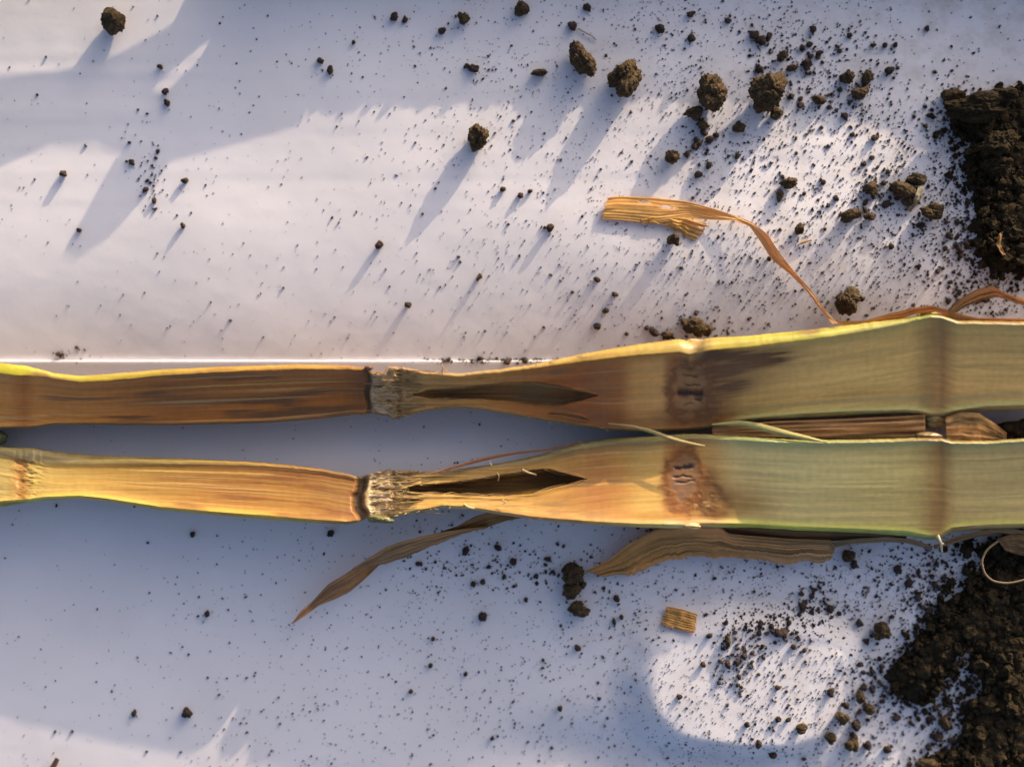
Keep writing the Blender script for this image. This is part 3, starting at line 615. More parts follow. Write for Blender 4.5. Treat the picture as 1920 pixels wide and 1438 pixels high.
def paint_up(X, Y, V, Wd, f):
    c = ckeys([(-200, (.36, .22, .09)), (15, (.36, .21, .09)), (45, (.27, .125, .045)), (70, (.36, .20, .08)), (200, (.31, .16, .055)), (330, (.23, .11, .036)), (520, (.22, .108, .032)), (640, (.20, .095, .03)), (690, (.14, .07, .025)),
               (700, (.55, .46, .34)), (742, (.50, .38, .22)), (780, (.42, .28, .12)), (900, (.42, .25, .09)), (1000, (.38, .17, .05)), (1120, (.30, .11, .028)), (1160, (.36, .17, .055)), (1185, (.55, .36, .16)), (1240, (.56, .37, .17)), (1262, (.36, .15, .04)), (1290, (.36, .20, .08)), (1315, (.30, .15, .055)), (1345, (.30, .15, .052)), (1400, (.52, .36, .14)),
               (1500, (.60, .44, .19)), (1700, (.58, .43, .18)), (1735, (.42, .30, .13)), (1770, (.44, .26, .11)), (1795, (.56, .40, .17)), (2080, (.55, .41, .18))], X)
    c = c * ckeys([(-200, (1.72, 1.26, .62)), (300, (1.72, 1.26, .58)), (640, (1.66, 1.16, .5)), (700, (1.25, 1.0, .66)), (1000, (1.45, 1.06, .5)), (1150, (1.5, 1.02, .45)), (1210, (1.6, 1.16, .62)), (1350, (1.5, 1.24, .85)), (2080, (1.54, 1.29, .9))], X)
    st = fbm2(X / 260, V * 22, 301, 4); c = c * (1 + .20 * st + .24 * fbm2(X / 330, V * 6, 321, 3))[..., None]
    blot = fbm2(X / 60, V * 4, 311, 3); c = mixc(c, (.16, .075, .025), gs(X, V, 330, .5, 70, .22) * .6)
    c = mixc(c, (.15, .075, .025), gs(X, V, 560, .86, 90, .05) * .7)
    c = mixc(c, (.52, .36, .10), (np.exp(-((V - .27) / .012) ** 2) * sst(250, 400, X) * sst(690, 600, X)) * .8)
    c = mixc(c, (.46, .30, .08), (np.exp(-((V - .40) / .010) ** 2) * sst(450, 500, X) * sst(680, 600, X)) * .7)
    # brown smear above and right of the cracked node
    sm = gs(X, V, 1400, .17, 75, .13) * 1.3 + gs(X, V, 1362, .42, 40, .20) * 1.1 + gs(X, V, 1325, .12, 40, .16) + gs(X, V, 1330, .75, 22, .2) * .7
    c = mixc(c, (.12, .047, .014), sm * 1.35 * (1 + .9 * fbm2(X / 110, V * 11, 331, 2) + .9 * fbm2(X / 70, V * 42, 333, 2)))
    c = mixc(c, (.34, .17, .055), gs(X, V, 1395, .35, 85, .34) * .55 * (1 + .5 * st))
    c = mixc(c, (.42, .17, .045), (gs(X, V, 1135, .3, 40, .5) + gs(X, V, 1256, .5, 9, .45) + gs(X, V, 1350, .9, 26, .12)) * .75)
    c = mixc(c, (.13, .062, .022), np.clip(fbm2(X / 130, V * 7, 341, 4) * 2.4 - .2, 0, .85) * sst(60, 110, X) * sst(690, 640, X))
    c = mixc(c, (.58, .40, .17), sst(.22, .6, fbm2(X / 420, V * 46, 347, 3)) * .5 * sst(1400, 1150, X))
    c = mixc(c, (.24, .12, .04), np.clip(fbm2(X / 70, V * 9, 343, 4) * 1.8 - .25, 0, .7) * sst(780, 850, X) * sst(1170, 1100, X))
    c = mixc(c, (.26, .12, .035), gs(X, V, 1180, .92, 170, .16) * .75 * (1 + .4 * blot))
    c = mixc(c, (.50, .22, .05), np.clip(1 - V / .14, 0, 1) * sst(880, 1000, X) * sst(1330, 1240, X) * .9)
    c = mixc(c, (.55, .52, .18), np.clip((V - .9) / .06, 0, 1) * sst(1350, 1420, X) * .8)
    c = mixc(c, (.45, .42, .20), np.exp(-((V - .87) / .03) ** 2) * sst(1350, 1420, X) * .5)
    c = mixc(c, (.52, .40, .10), np.clip(1 - V / .16, 0, 1) * sst(1420, 1520, X) * .6)
    c = mixc(c, (.36, .20, .07), np.exp(-((X - 1760) / 22) ** 2) * .7 * (1 + .5 * blot))
    c = mixc(c, (.50, .20, .05), np.clip(1 - V / .2, 0, 1) * sst(60, 110, X) * sst(690, 640, X) * .55)
    return c
def carve_up(X, Y, V, Wd, Z, C, f):
    # crevice left of the broken node
    e = np.exp(-((X - (691 + 3 * np.sin(V * 9))) / 5.5) ** 2); Z = Z - 9 * e; C = mixc(C, (.10, .055, .026), e * .95)
    sh = sst(694, 702, X) * sst(800, 755, X); n1 = fbm2(X / 17, V * 13, 401, 4); n2 = fbm2(X / 7, V * 17, 402, 3)
    Z = Z - 5 * sh + 6 * sh * n1 + 1.6 * sh * n2
    C = mixc(C, (.60, .45, .28), sh * np.clip(.3 + 1.3 * n1, 0, 1) * sst(760, 725, X)); C = mixc(C, (.22, .14, .07), sh * np.clip(-1.6 * n1 - .1, 0, 1))
    e2 = np.exp(-((X - 748 - 5 * n1) / 5) ** 2); Z = Z - 5 * e2; C = mixc(C, (.24, .14, .06), e2 * .8)
    # fibres fanning round the hollow
    fan = sst(745, 780, X) * sst(1000, 850, X); fr = fbm2(X / 120, Y / 3.2, 405, 3); Z = Z + 2.5 * fan * fr; C = C * (1 + .35 * fan * fr)[..., None]
    # bruised disc with cracks in the node at 1290
    dd = np.sqrt(((X - 1293) / 36) ** 2 + ((V - .50) / .37) ** 2 + .0) + .5 * fbm2(X / 18, Y / 11, 441, 4)
    box = sst(1.02, .66, dd); ring = np.exp(-((dd - 1.02) / .24) ** 2)
    C = mixc(C, (.36, .19, .075), box * .55 * (1 + .6 * fbm2(X / 30, Y / 3.5, 443, 3))); Z = Z - .4 * box
    C = mixc(C, (.23, .088, .022), ring * .85)
    for (cy_, x0, x1, th, dp) in ((737, 1266, 1322, 5.5, 16), (721, 1280, 1316, 2.2, 6), (748, 1298, 1320, 3, 8), (704, 1276, 1312, 2.4, 5), (690, 1272, 1305, 2.2, 4), (757, 1276, 1304, 2, 4)):
        m = np.exp(-((Y - cy_ - 5 * fbm2(X / 16, X * 0 + cy_, 411, 3)) / (th * (1 + .6 * fbm2(X / 8, X * 0 + cy_, 413, 2)))) ** 2) * sst(x0, x0 + 8, X) * sst(x1, x1 - 8, X)
        Z = Z - .55 * dp * m; C = mixc(C, (.07, .035, .03), m * min(1, dp / 9))
    # shrivelled bump where the ring meets the top edge
    e3 = gs(X, V, 1303, .02, 14, .06); Z = Z - 8 * e3; C = mixc(C, (.45, .27, .10), e3)
    e4 = np.exp(-((X - 1762) / 7) ** 2); Z = Z - .7 * e4 + .6 * np.exp(-((X - 1745) / 14) ** 2)
    Z = Z + 1.0 * fbm2(X / 14, Y / 12, 421, 3) * np.exp(-((X - 1330) / 40) ** 2); C = mixc(C, (.2, .1, .04), (fbm2(X / 11, Y / 9, 431, 3) > .25) * np.exp(-((X - 1335) / 26) ** 2) * .6)
    return Z, C
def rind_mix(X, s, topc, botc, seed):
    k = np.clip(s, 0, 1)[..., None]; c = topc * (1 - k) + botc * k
    side = np.minimum(sst(.10, .22, s), sst(.90, .78, s)); c = mixc(c, (.15, .095, .04), side * sst(.62, .42, s)); c = mixc(c, (.46, .34, .15), side * sst(.45, .62, s))  # bounce light steered by colour: dark sunward flank, warm pale flank away from sun
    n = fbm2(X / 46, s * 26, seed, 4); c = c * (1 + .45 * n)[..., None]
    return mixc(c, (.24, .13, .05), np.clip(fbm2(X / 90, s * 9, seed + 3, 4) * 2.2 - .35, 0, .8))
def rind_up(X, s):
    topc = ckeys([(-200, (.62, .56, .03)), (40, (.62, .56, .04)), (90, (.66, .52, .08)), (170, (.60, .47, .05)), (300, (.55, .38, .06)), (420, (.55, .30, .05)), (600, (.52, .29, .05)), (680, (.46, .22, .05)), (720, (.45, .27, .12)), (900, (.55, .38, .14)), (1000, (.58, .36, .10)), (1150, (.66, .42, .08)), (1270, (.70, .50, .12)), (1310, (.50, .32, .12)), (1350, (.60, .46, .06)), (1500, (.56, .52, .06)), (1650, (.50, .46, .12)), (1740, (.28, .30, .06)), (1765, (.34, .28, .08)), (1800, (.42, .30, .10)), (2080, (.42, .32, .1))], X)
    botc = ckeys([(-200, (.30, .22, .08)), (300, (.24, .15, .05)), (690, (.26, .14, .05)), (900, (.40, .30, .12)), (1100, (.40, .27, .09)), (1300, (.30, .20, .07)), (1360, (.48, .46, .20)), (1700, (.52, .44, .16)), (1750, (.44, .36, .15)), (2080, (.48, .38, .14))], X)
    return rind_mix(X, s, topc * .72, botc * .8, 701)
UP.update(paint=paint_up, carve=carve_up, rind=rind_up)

LO = dict(seed=240, inside=(.19, .11, .045),
 top=[(-190, 860), (-60, 836), (0, 838), (60, 840), (110, 848), (200, 855), (300, 858), (400, 862), (500, 867), (600, 878), (655, 889), (672, 893), (690, 890), (712, 884), (730, 881), (760, 882), (820, 884), (880, 876), (940, 868), (1000, 855), (1080, 832), (1150, 821), (1250, 815), (1300, 813), (1340, 815), (1500, 825), (1600, 824), (1690, 822), (1735, 820), (1765, 821), (1787, 826), (1850, 826), (1920, 822), (2080, 818)],
 bot=[(-190, 955), (-60, 960), (0, 951), (30, 946), (80, 938), (150, 935), (200, 940), (300, 956), (400, 966), (500, 974), (600, 981), (650, 983), (672, 980), (684, 973), (700, 971), (740, 970), (770, 963), (830, 952), (880, 955), (940, 965), (1000, 974), (1100, 983), (1200, 989), (1285, 991), (1310, 988), (1400, 990), (1500, 996), (1600, 1000), (1700, 1005), (1738, 1012), (1762, 1011), (1785, 998), (1850, 992), (1920, 990), (2080, 990)],
 zt=[(-190, 56), (0, 54), (300, 54), (690, 56), (760, 55), (900, 52), (1100, 52), (1180, 56), (1330, 88), (1420, 106), (1500, 110), (2080, 112)],
 zb=[(-190, 84), (0, 82), (260, 82), (500, 87), (640, 88), (690, 82), (740, 88), (800, 100), (900, 104), (1100, 108), (1250, 104), (1330, 84), (1420, 68), (1500, 64), (2080, 66)],
 at=[(-190, 12), (0, 14), (60, 24), (120, 22), (200, 14), (400, 9), (600, 5), (700, 4), (900, 7), (1200, 12), (1330, 8), (1500, 6), (2080, 5)],
 ab=[(-190, 12), (0, 12), (60, 7), (200, 6), (500, 8), (650, 6), (700, 5), (1000, 6), (1250, 8), (1400, 9), (1700, 10), (2080, 8)],
 c=[(-190, 16), (600, 14), (720, 8), (1000, 12), (1300, 22), (2080, 22)],
 lens=[([(748, 917), (780, 910), (850, 904), (900, 897), (950, 888), (1000, 880), (1030, 880), (1065, 890), (1100, 898)],
        [(748, 919), (800, 926), (850, 928), (900, 931), (950, 930), (1000, 925), (1050, 912), (1100, 898)], 52),
       ([(738, 936), (755, 934), (775, 935), (792, 937)], [(738, 938), (755, 941), (775, 940), (792, 938)], 22)],
 segs=[('internode', -999, 12, None), ('node', 12, 58, 'sunlit pale node with torn fibres at the left end'), ('internode', 58, 678, 'orange brown sunlit internode left of the broken node'),
       ('node', 678, 746, 'broken pale shredded node with a dark crevice beside it'), ('internode', 746, 1258, 'hollowed internode, sunlit along its lower side'), ('node', 1258, 1345, 'rotted node with a grey bruised core'),
       ('internode', 1345, 1738, 'pale greenish internode'), ('node', 1738, 1788, 'sound node with a tan ring'), ('internode', 1788, 9999, None)])
def paint_lo(X, Y, V, Wd, f):
    c = ckeys([(-200, (.50, .34, .14)), (10, (.52, .36, .15)), (40, (.40, .20, .06)), (65, (.55, .36, .13)), (200, (.48, .27, .085)), (400, (.42, .19, .056)), (600, (.38, .165, .046)), (668, (.34, .15, .042)),
               (690, (.50, .40, .28)), (742, (.48, .36, .20)), (790, (.46, .31, .13)), (1000, (.42, .26, .10)), (1120, (.38, .21, .07)), (1165, (.46, .28, .10)), (1200, (.56, .39, .18)), (1240, (.55, .38, .17)), (1262, (.34, .15, .045)), (1300, (.36, .21, .09)), (1340, (.44, .30, .13)), (1380, (.54, .46, .24)),
               (1500, (.58, .51, .26)), (1700, (.56, .47, .21)), (1735, (.50, .38, .16)), (1762, (.42, .26, .10)), (1795, (.52, .42, .20)), (2080, (.52, .43, .21))], X)
    c = c * ckeys([(-200, (.86, .90, .68)), (640, (.84, .92, .68)), (700, (.98, .90, .68)), (1000, (1.05, .92, .5)), (1200, (1.12, .98, .55)), (1350, (1.54, 1.32, .92)), (2080, (1.6, 1.36, .96))], X)
    st = fbm2(X / 260, V * 22, 501, 4); c = c * (1 + .18 * st + .24 * fbm2(X / 330, V * 6, 521, 3))[..., None]
    blot = fbm2(X / 60, V * 4, 511, 3)
    c = mixc(c, (.27, .11, .03), (gs(X, V, 420, .5, 60, .16) * .55 + gs(X, V, 560, .1, 150, .10) * .6 + sst(380, 520, X) * np.exp(-((V - .02) / .12) ** 2) * .5 * sst(690, 650, X)))
    c = mixc(c, (.26, .15, .05), gs(X, V, 640, .4, 50, .2) * .5)
    c = mixc(c, (.62, .42, .12), np.exp(-((V - .16) / .02) ** 2) * sst(200, 300, X) * sst(560, 480, X) * .7)
    c = mixc(c, (.62, .40, .07), np.clip((V - .86) / .1, 0, 1) * sst(60, 120, X) * sst(690, 640, X) * .7)
    c = mixc(c, (.30, .21, .10), np.clip(1 - V / .14, 0, 1) * sst(900, 1050, X) * sst(1320, 1260, X) * .7)
    c = mixc(c, (.30, .12, .03), gs(X, V, 1130, .62, 60, .3) * .5 * (1 + .6 * st))
    c = mixc(c, (.50, .26, .06), np.clip((V - .8) / .1, 0, 1) * sst(950, 1050, X) * sst(1300, 1250, X) * .8 * (1 + .4 * st))
    c = mixc(c, (.13, .055, .018), (gs(X, V, 1338, .78, 44, .15) * 1.4 + gs(X, V, 1330, .58, 24, .2)) * (1.05 + .7 * fbm2(X / 26, V * 12, 531, 3)))
    c = mixc(c, (.34, .17, .055), gs(X, V, 1375, .72, 70, .26) * .6 * (1 + .5 * st))
    c = mixc(c, (.40, .16, .04), (gs(X, V, 1125, .55, 44, .4) + gs(X, V, 1250, .5, 10, .4)) * .7)
    c = mixc(c, (.22, .085, .026), np.clip(fbm2(X / 110, V * 6, 541, 4) * 2.4 - .05, 0, .75) * sst(150, 420, X) * sst(690, 660, X))
    c = mixc(c, (.66, .46, .18), sst(.22, .6, fbm2(X / 420, V * 46, 547, 3)) * .5 * sst(1400, 1150, X))
    c = mixc(c, (.24, .13, .045), np.clip(fbm2(X / 70, V * 9, 543, 4) * 1.8 - .25, 0, .7) * sst(780, 850, X) * sst(1170, 1100, X))
    c = mixc(c, (.36, .22, .06), gs(X, V, 1400, .78, 50, .14) * .6)
    c = mixc(c, (.42, .46, .16), np.clip(1 - V / .10, 0, 1) * sst(1330, 1400, X) * .7)
    c = mixc(c, (.46, .48, .10), np.clip((V - .90) / .07, 0, 1) * sst(1340, 1400, X) * .75)
    c = mixc(c, (.34, .19, .06), np.exp(-((X - 1762 + 8 * (V - .5)) / 20) ** 2) * .7 * (1 + .5 * blot))
    return c
def carve_lo(X, Y, V, Wd, Z, C, f):
    xc = 682 - 10 * np.sin(np.pi * np.clip(V, 0, 1)) + 3 * fbm2(V * 9, V * 0, 601, 2); e = np.exp(-(np.abs(X - xc) / 9.5) ** 4); Z = Z - 21 * e; C = mixc(C, (.12, .075, .04), e * .95)
    sh = sst(690, 698, X) * sst(790, 748, X); n1 = fbm2(X / 22, V * 12, 602, 4); n2 = fbm2(X / 7, V * 17, 603, 3)
    Z = Z - 4 * sh + 6 * sh * n1 + 1.6 * sh * n2
    C = mixc(C, (.56, .44, .29), sh * np.clip(.35 + 1.4 * n1, 0, 1) * sst(755, 725, X)); C = mixc(C, (.22, .14, .07), sh * np.clip(-1.7 * n1 - .1, 0, 1))
    e2 = np.exp(-((X - 738 - 7 * n1) / 5) ** 2); Z = Z - 6 * e2; C = mixc(C, (.24, .14, .06), e2 * .8)
    fan = sst(740, 775, X) * sst(1050, 850, X); fr = fbm2(X / 120, Y / 3.2, 605, 3); Z = Z + 2.8 * fan * fr; C = C * (1 + .35 * fan * fr)[..., None]
    e5 = np.exp(-((X - 40 + 10 * fbm2(V * 8, V * 0, 609, 2)) / 9) ** 2); Z = Z - 2 * e5 + 3 * fbm2(X / 9, V * 14, 610, 3) * np.exp(-((X - 50) / 26) ** 2); C = mixc(C, (.40, .19, .05), e5 * .6)
    dd = np.sqrt(((X - 1283) / 33) ** 2 + ((V - .46) / .33) ** 2) + .5 * fbm2(X / 18, Y / 11, 641, 4)
    box = sst(1.02, .66, dd); ring = np.exp(-((dd - 1.02) / .24) ** 2)
    C = mixc(C, (.21, .12, .07), box * .75 * (1 + .5 * fbm2(X / 30, Y / 3.5, 643, 3))); Z = Z - .6 * box
    C = mixc(C, (.22, .08, .02), ring * .9)
    for (cy_, x0, x1, th, dp) in ((879, 1260, 1302, 3.2, 9), (894, 1258, 1300, 2.6, 5), (905, 1262, 1306, 2.2, 4), (870, 1275, 1305, 2, 3)):
        m = np.exp(-((Y - cy_ - 6 * fbm2(X / 16, X * 0 + cy_, 611, 3)) / (th * (1 + .6 * fbm2(X / 8, X * 0 + cy_, 613, 2)))) ** 2) * sst(x0, x0 + 8, X) * sst(x1, x1 - 8, X)
        Z = Z - .55 * dp * m; C = mixc(C, (.09, .05, .05), m * min(1, dp / 7))
    Z = Z + 1.6 * fbm2(X / 12, Y / 10, 621, 3) * gs(X, Y, 1320, 945, 46, 26); C = mixc(C, (.55, .36, .14), (fbm2(X / 8, Y / 6, 631, 3) > .3) * gs(X, Y, 1310, 942, 36, 20) * .6)
    e4 = np.exp(-((X - 1762) / 7) ** 2); Z = Z - .7 * e4 + .6 * np.exp(-((X - 1745) / 14) ** 2)
    return Z, C
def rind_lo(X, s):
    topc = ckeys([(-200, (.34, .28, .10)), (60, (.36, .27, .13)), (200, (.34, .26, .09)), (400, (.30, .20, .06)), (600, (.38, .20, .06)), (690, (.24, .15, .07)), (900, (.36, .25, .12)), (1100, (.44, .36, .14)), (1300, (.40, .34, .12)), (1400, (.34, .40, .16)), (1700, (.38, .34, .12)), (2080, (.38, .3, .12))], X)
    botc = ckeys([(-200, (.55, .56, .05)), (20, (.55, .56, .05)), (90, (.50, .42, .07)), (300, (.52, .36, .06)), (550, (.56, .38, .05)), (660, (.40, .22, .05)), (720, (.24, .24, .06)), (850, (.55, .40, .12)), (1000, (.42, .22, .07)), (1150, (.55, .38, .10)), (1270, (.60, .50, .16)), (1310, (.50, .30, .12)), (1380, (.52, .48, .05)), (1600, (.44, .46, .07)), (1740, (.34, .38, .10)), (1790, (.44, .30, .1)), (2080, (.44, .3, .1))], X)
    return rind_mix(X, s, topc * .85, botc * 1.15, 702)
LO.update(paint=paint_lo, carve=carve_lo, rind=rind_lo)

root_u = empty('stalk_half', W([960, 740, 0])); tag(root_u, 'upper half of the lengthwise split maize stalk, shaded brown cut face with yellow top edge', 'plant stalk', 'halves of the split maize stalk')
root_l = empty('stalk_half', W([960, 910, 0])); tag(root_l, 'lower half of the lengthwise split maize stalk, orange sunlit cut face at the left', 'plant stalk', 'halves of the split maize stalk')
bpy.context.view_layer.update()
HU = build_half(UP, root_u); HL = build_half(LO, root_l)

def fz(d, Hd, x, y):
    i = int(np.clip((x - XS[0]) / 2, 0, len(XS) - 1)); t = (y - Hd['yt'][i]) / (Hd['yb'][i] - Hd['yt'][i]); return Hd['zt'][i] * (1 - t) + Hd['zb'][i] * t
# torn fibres: fine strands at the broken node and along the hollow, too many to count
for (d, Hd, root, xa, seed) in ((UP, HU, root_u, 700, 1), (LO, HL, root_l, 694, 2)):
    gg = np.random.default_rng(seed + 70); paths, cols = [], []
    i0 = int((xa - XS[0]) / 2)
    for k in range(80):
        x0 = xa + gg.uniform(0, 75); i = int((x0 - XS[0]) / 2); t = gg.uniform(.05, .95); y0 = Hd['yt'][i] * (1 - t) + Hd['yb'][i] * t
        ln = gg.uniform(10, 95) * gg.uniform(.4, 1); dy = (t - .5) * ln * .1 + gg.normal(0, 2)
        z0 = fz(d, Hd, x0, y0); x1 = x0 + ln; y1 = y0 + dy
        lens_y = 740 if d is UP else 918
        if x1 > 770 and abs(y1 - lens_y) < 14: continue
        z1 = fz(d, Hd, x1, y1)
        paths.append(([(x0, y0, z0 - 1), ((x0 + x1) / 2, (y0 + y1) / 2 + gg.normal(0, 1.5), (z0 + z1) / 2 + gg.uniform(-2, 3)), (x1, y1, z1 - 3)], (gg.uniform(.5, 1.1), .3)))
        cols.append((np.array((.50, .37, .19)) if gg.random() < .5 else np.array((.38, .23, .09))) * gg.uniform(.7, 1.15))
    for k in range(4 if d is UP else 0):        # long fibres running on across the break
        x0 = xa - gg.uniform(14, 60); i = int((x0 - XS[0]) / 2); t = gg.uniform(.06, .94); ln = gg.uniform(30, 90); x1 = x0 + ln; i1 = int((x1 - XS[0]) / 2); t1 = t + gg.normal(0, .03)
        y0 = Hd['yt'][i] * (1 - t) + Hd['yb'][i] * t; y1 = Hd['yt'][i1] * (1 - t1) + Hd['yb'][i1] * t1; z0, z1 = fz(d, Hd, x0, y0), fz(d, Hd, x1, y1)
        paths.append(([(x0, y0, z0 - 4), ((x0 + x1) / 2, (y0 + y1) / 2 + gg.normal(0, 1), (z0 + z1) / 2 - gg.uniform(0, 4)), (x1, y1, z1 - 4)], (gg.uniform(.7, 1.5), .5)))
        cols.append(np.array((.34, .20, .08)) * gg.uniform(.6, 1.3))
    for k in range(46):        # ragged fuzz on both rims
        top_ = gg.random() < .5; x0 = gg.uniform(xa - 6, 860) if gg.random() < .7 else gg.uniform(860, 1160); i = int((x0 - XS[0]) / 2)
        y0 = Hd['yt'][i] + 3 if top_ else Hd['yb'][i] - 3; z0 = Hd['zt'][i] if top_ else Hd['zb'][i]
        ln = gg.uniform(5, 16); x1 = x0 + gg.normal(0, 9); y1 = y0 + (-1 if top_ else 1) * ln * gg.uniform(-.2, .6)
        paths.append(([(x0, y0, z0 - 2), ((x0 + x1) / 2 + gg.normal(0, 2), (y0 + y1) / 2, z0 + gg.uniform(0, 5)), (x1, y1, z0 + gg.uniform(-3, 5))], (gg.uniform(.5, 1.1), .3)))
        cols.append(np.array((.55, .38, .17)) * gg.uniform(.7, 1.2))
    hx0, hx1 = (790, 1095) if d is UP else (765, 1075)
    for k in range(34):
        x0 = gg.uniform(hx0, hx1 - 40); ln = gg.uniform(18, 70); lt = d['lens'][0]
        side = gg.random() < .5; e = np.array(lt[0] if side else lt[1], float); y0 = np.interp(x0, e[:, 0], e[:, 1]); y1 = np.interp(x0 + ln, e[:, 0], e[:, 1]); ins = gg.uniform(1, 6) * (1 if side else -1)
        z0 = fz(d, Hd, x0, y0)
        paths.append(([(x0, y0, z0 - 3), (x0 + ln / 2, (y0 + y1) / 2 + ins, z0 - gg.uniform(6, 18)), (x0 + ln, y1 + ins * gg.uniform(-.3, .8), z0 - gg.uniform(3, 14))], (gg.uniform(.5, 1.2), .4)))
        cols.append(np.array((.40, .26, .11)) * gg.uniform(.6, 1.3))
    strand_tubes('torn_fibres', paths, M_FIB, root, cols, None, True)
# peeled green strips lying across the seam between the halves
def flat_strip(name, root, pts, wid, col, label, mat=M_FIB):
    p = np.array(pts, float); n = 60; t = np.linspace(0, 1, n); tk = np.linspace(0, 1, len(p)); q = np.stack([np.interp(t, tk, p[:, k]) for k in range(3)], -1)
    for _ in range(12): q[1:-1] = .25 * q[:-2] + .5 * q[1:-1] + .25 * q[2:]
    tg = np.gradient(q, axis=0); nn = np.stack([-tg[:, 1], tg[:, 0]], -1); nn /= np.linalg.norm(nn, axis=1)[:, None]
    wv = np.interp(t, np.linspace(0, 1, len(wid)), wid); u = np.linspace(-1, 1, 9); A = []
    for k in u: A.append(np.stack([q[:, 0] + nn[:, 0] * wv * k, q[:, 1] + nn[:, 1] * wv * k, q[:, 2] - 2.2 * k * k], -1))
    for k in u[::-1]: A.append(np.stack([q[:, 0] + nn[:, 0] * wv * k, q[:, 1] + nn[:, 1] * wv * k, q[:, 2] - 2.2 * k * k - 2.0], -1))
    A = np.stack(A, 1); A = np.concatenate([A, A[:, :1]], 1); m = A.shape[1]
    o = mesh(name, W(A).reshape(-1, 3), grid_faces(n, m), mat, None, np.tile(np.array(col) , (n * m, 1)) * (1 + .2 * fbm2(np.repeat(t, m) * 12, np.tile(np.arange(m), n) * .6, 5, 2))[:, None],
             np.stack([np.repeat(t * 3, m), np.tile(np.arange(m) * .02, n)], -1))
    if root is not None: adopt(o, root)
    if label: o['label'] = label
    return o
flat_strip('peeled_strip', root_u, [(1140, 794, 78), (1180, 798, 82), (1220, 808, 92), (1262, 824, 104), (1300, 833, 112), (1322, 836, 114)], [1, 2.5, 4, 4, 3, 1], (.54, .41, .16), 'pale strip peeled off across the seam, left one')
flat_strip('peeled_strip', root_u, [(1335, 796, 82), (1385, 793, 88), (1420, 799, 100), (1470, 812, 112), (1520, 823, 118), (1552, 829, 118)], [2, 5, 7, 6, 4, 1], (.54, .47, .17), 'pale green strip peeled off across the seam, right one')
flat_strip('split_fibre', root_l, [(800, 890, 70), (850, 876, 66), (905, 861, 60), (960, 850, 58), (1030, 842, 60), (1090, 828, 70)], [1, 2.2, 3, 2.2, 1.5, .8], (.40, .16, .06), 'thin reddish fibre split off the inner edge')
strand_tubes('loose_fibre', [([(828, 699, 96), (831, 688, 102), (826, 683, 106), (836, 672, 112)], (1.3, .8)), ([(840, 700, 97), (832, 690, 101)], (1, .6))], M_FIB, root_u, [(.62, .38, .2), (.6, .36, .18)], 'pink-brown hair of fibre sticking up')
strand_tubes('loose_fibre', [([(978, 880, 92), (990, 886, 84), (1006, 890, 80)], (3.0, 1.5))], M_FIB, root_l, [(.46, .36, .2)], 'pale flake hanging into the hollow')
strand_tubes('loose_fibre', [([(932, 886, 90), (936, 892, 86), (934, 902, 80)], (1.2, .8)), ([(918, 864, 76), (922, 873, 84)], (1, .6)), ([(870, 945, 104), (878, 951, 108), (890, 953, 106)], (3, 2)), ([(942, 937, 106), (950, 942, 110), (940, 946, 108)], (1.6, 1))], M_FIB, root_l, [(.7, .55, .25)] * 4, 'yellow curled fibres on the lower wall of the hollow')
# bud scars where the halves meet at the right node
def lump(name, root, x, y, z, rx, ry, rz, col, seed, label):
    P, F = clod_shape(4, seed, 5, .18); P = P * (rx, ry, rz) + (x, y, z); F = F[:, ::-1]
    c = np.array(col)[None] * (1 + .4 * fbm3(P, .12, seed, 3))[:, None]
    o = mesh(name, W(P), F, M_RIND, None, c, P[:, :2] / 100); adopt(o, root); o['label'] = label; return o
lump('bud', root_u, 1750, 790, 62, 24, 14, 14, (.30, .22, .08), 77, 'greenish withered bud under the right node')
lump('bud', root_l, 1738, 818, 92, 30, 9, 10, (.20, .13, .05), 78, 'brown withered bud on top of the right node')
lump('bud', root_u, 1738, 590, 116, 20, 8, 12, (.30, .36, .05), 79, 'green swelling on the top edge at the right node')
lump('scar', root_u, 1306, 641, 112, 20, 6, 8, (.58, .38, .16), 80, 'shrivelled pale scar on the top edge at the cracked node')
lump('scar', root_l, 1296, 986, 92, 18, 7, 9, (.58, .40, .18), 81, 'shrivelled pale scar on the bottom edge at the rotted node')
lump('root_stub', root_l, 715, 972, 78, 26, 9, 16, (.16, .15, .05), 82, 'mouldy dark green stub under the broken node')
lump('rot_edge', root_u, 692, 691, 92, 9, 6, 10, (.14, .07, .04), 83, 'charred dark crumb of rind at the broken node')
lump('stem_base', root_u, -34, 822, 26, 50, 20, 28, (.10, .11, .04), 84, 'dark green base joining the halves at the left edge')

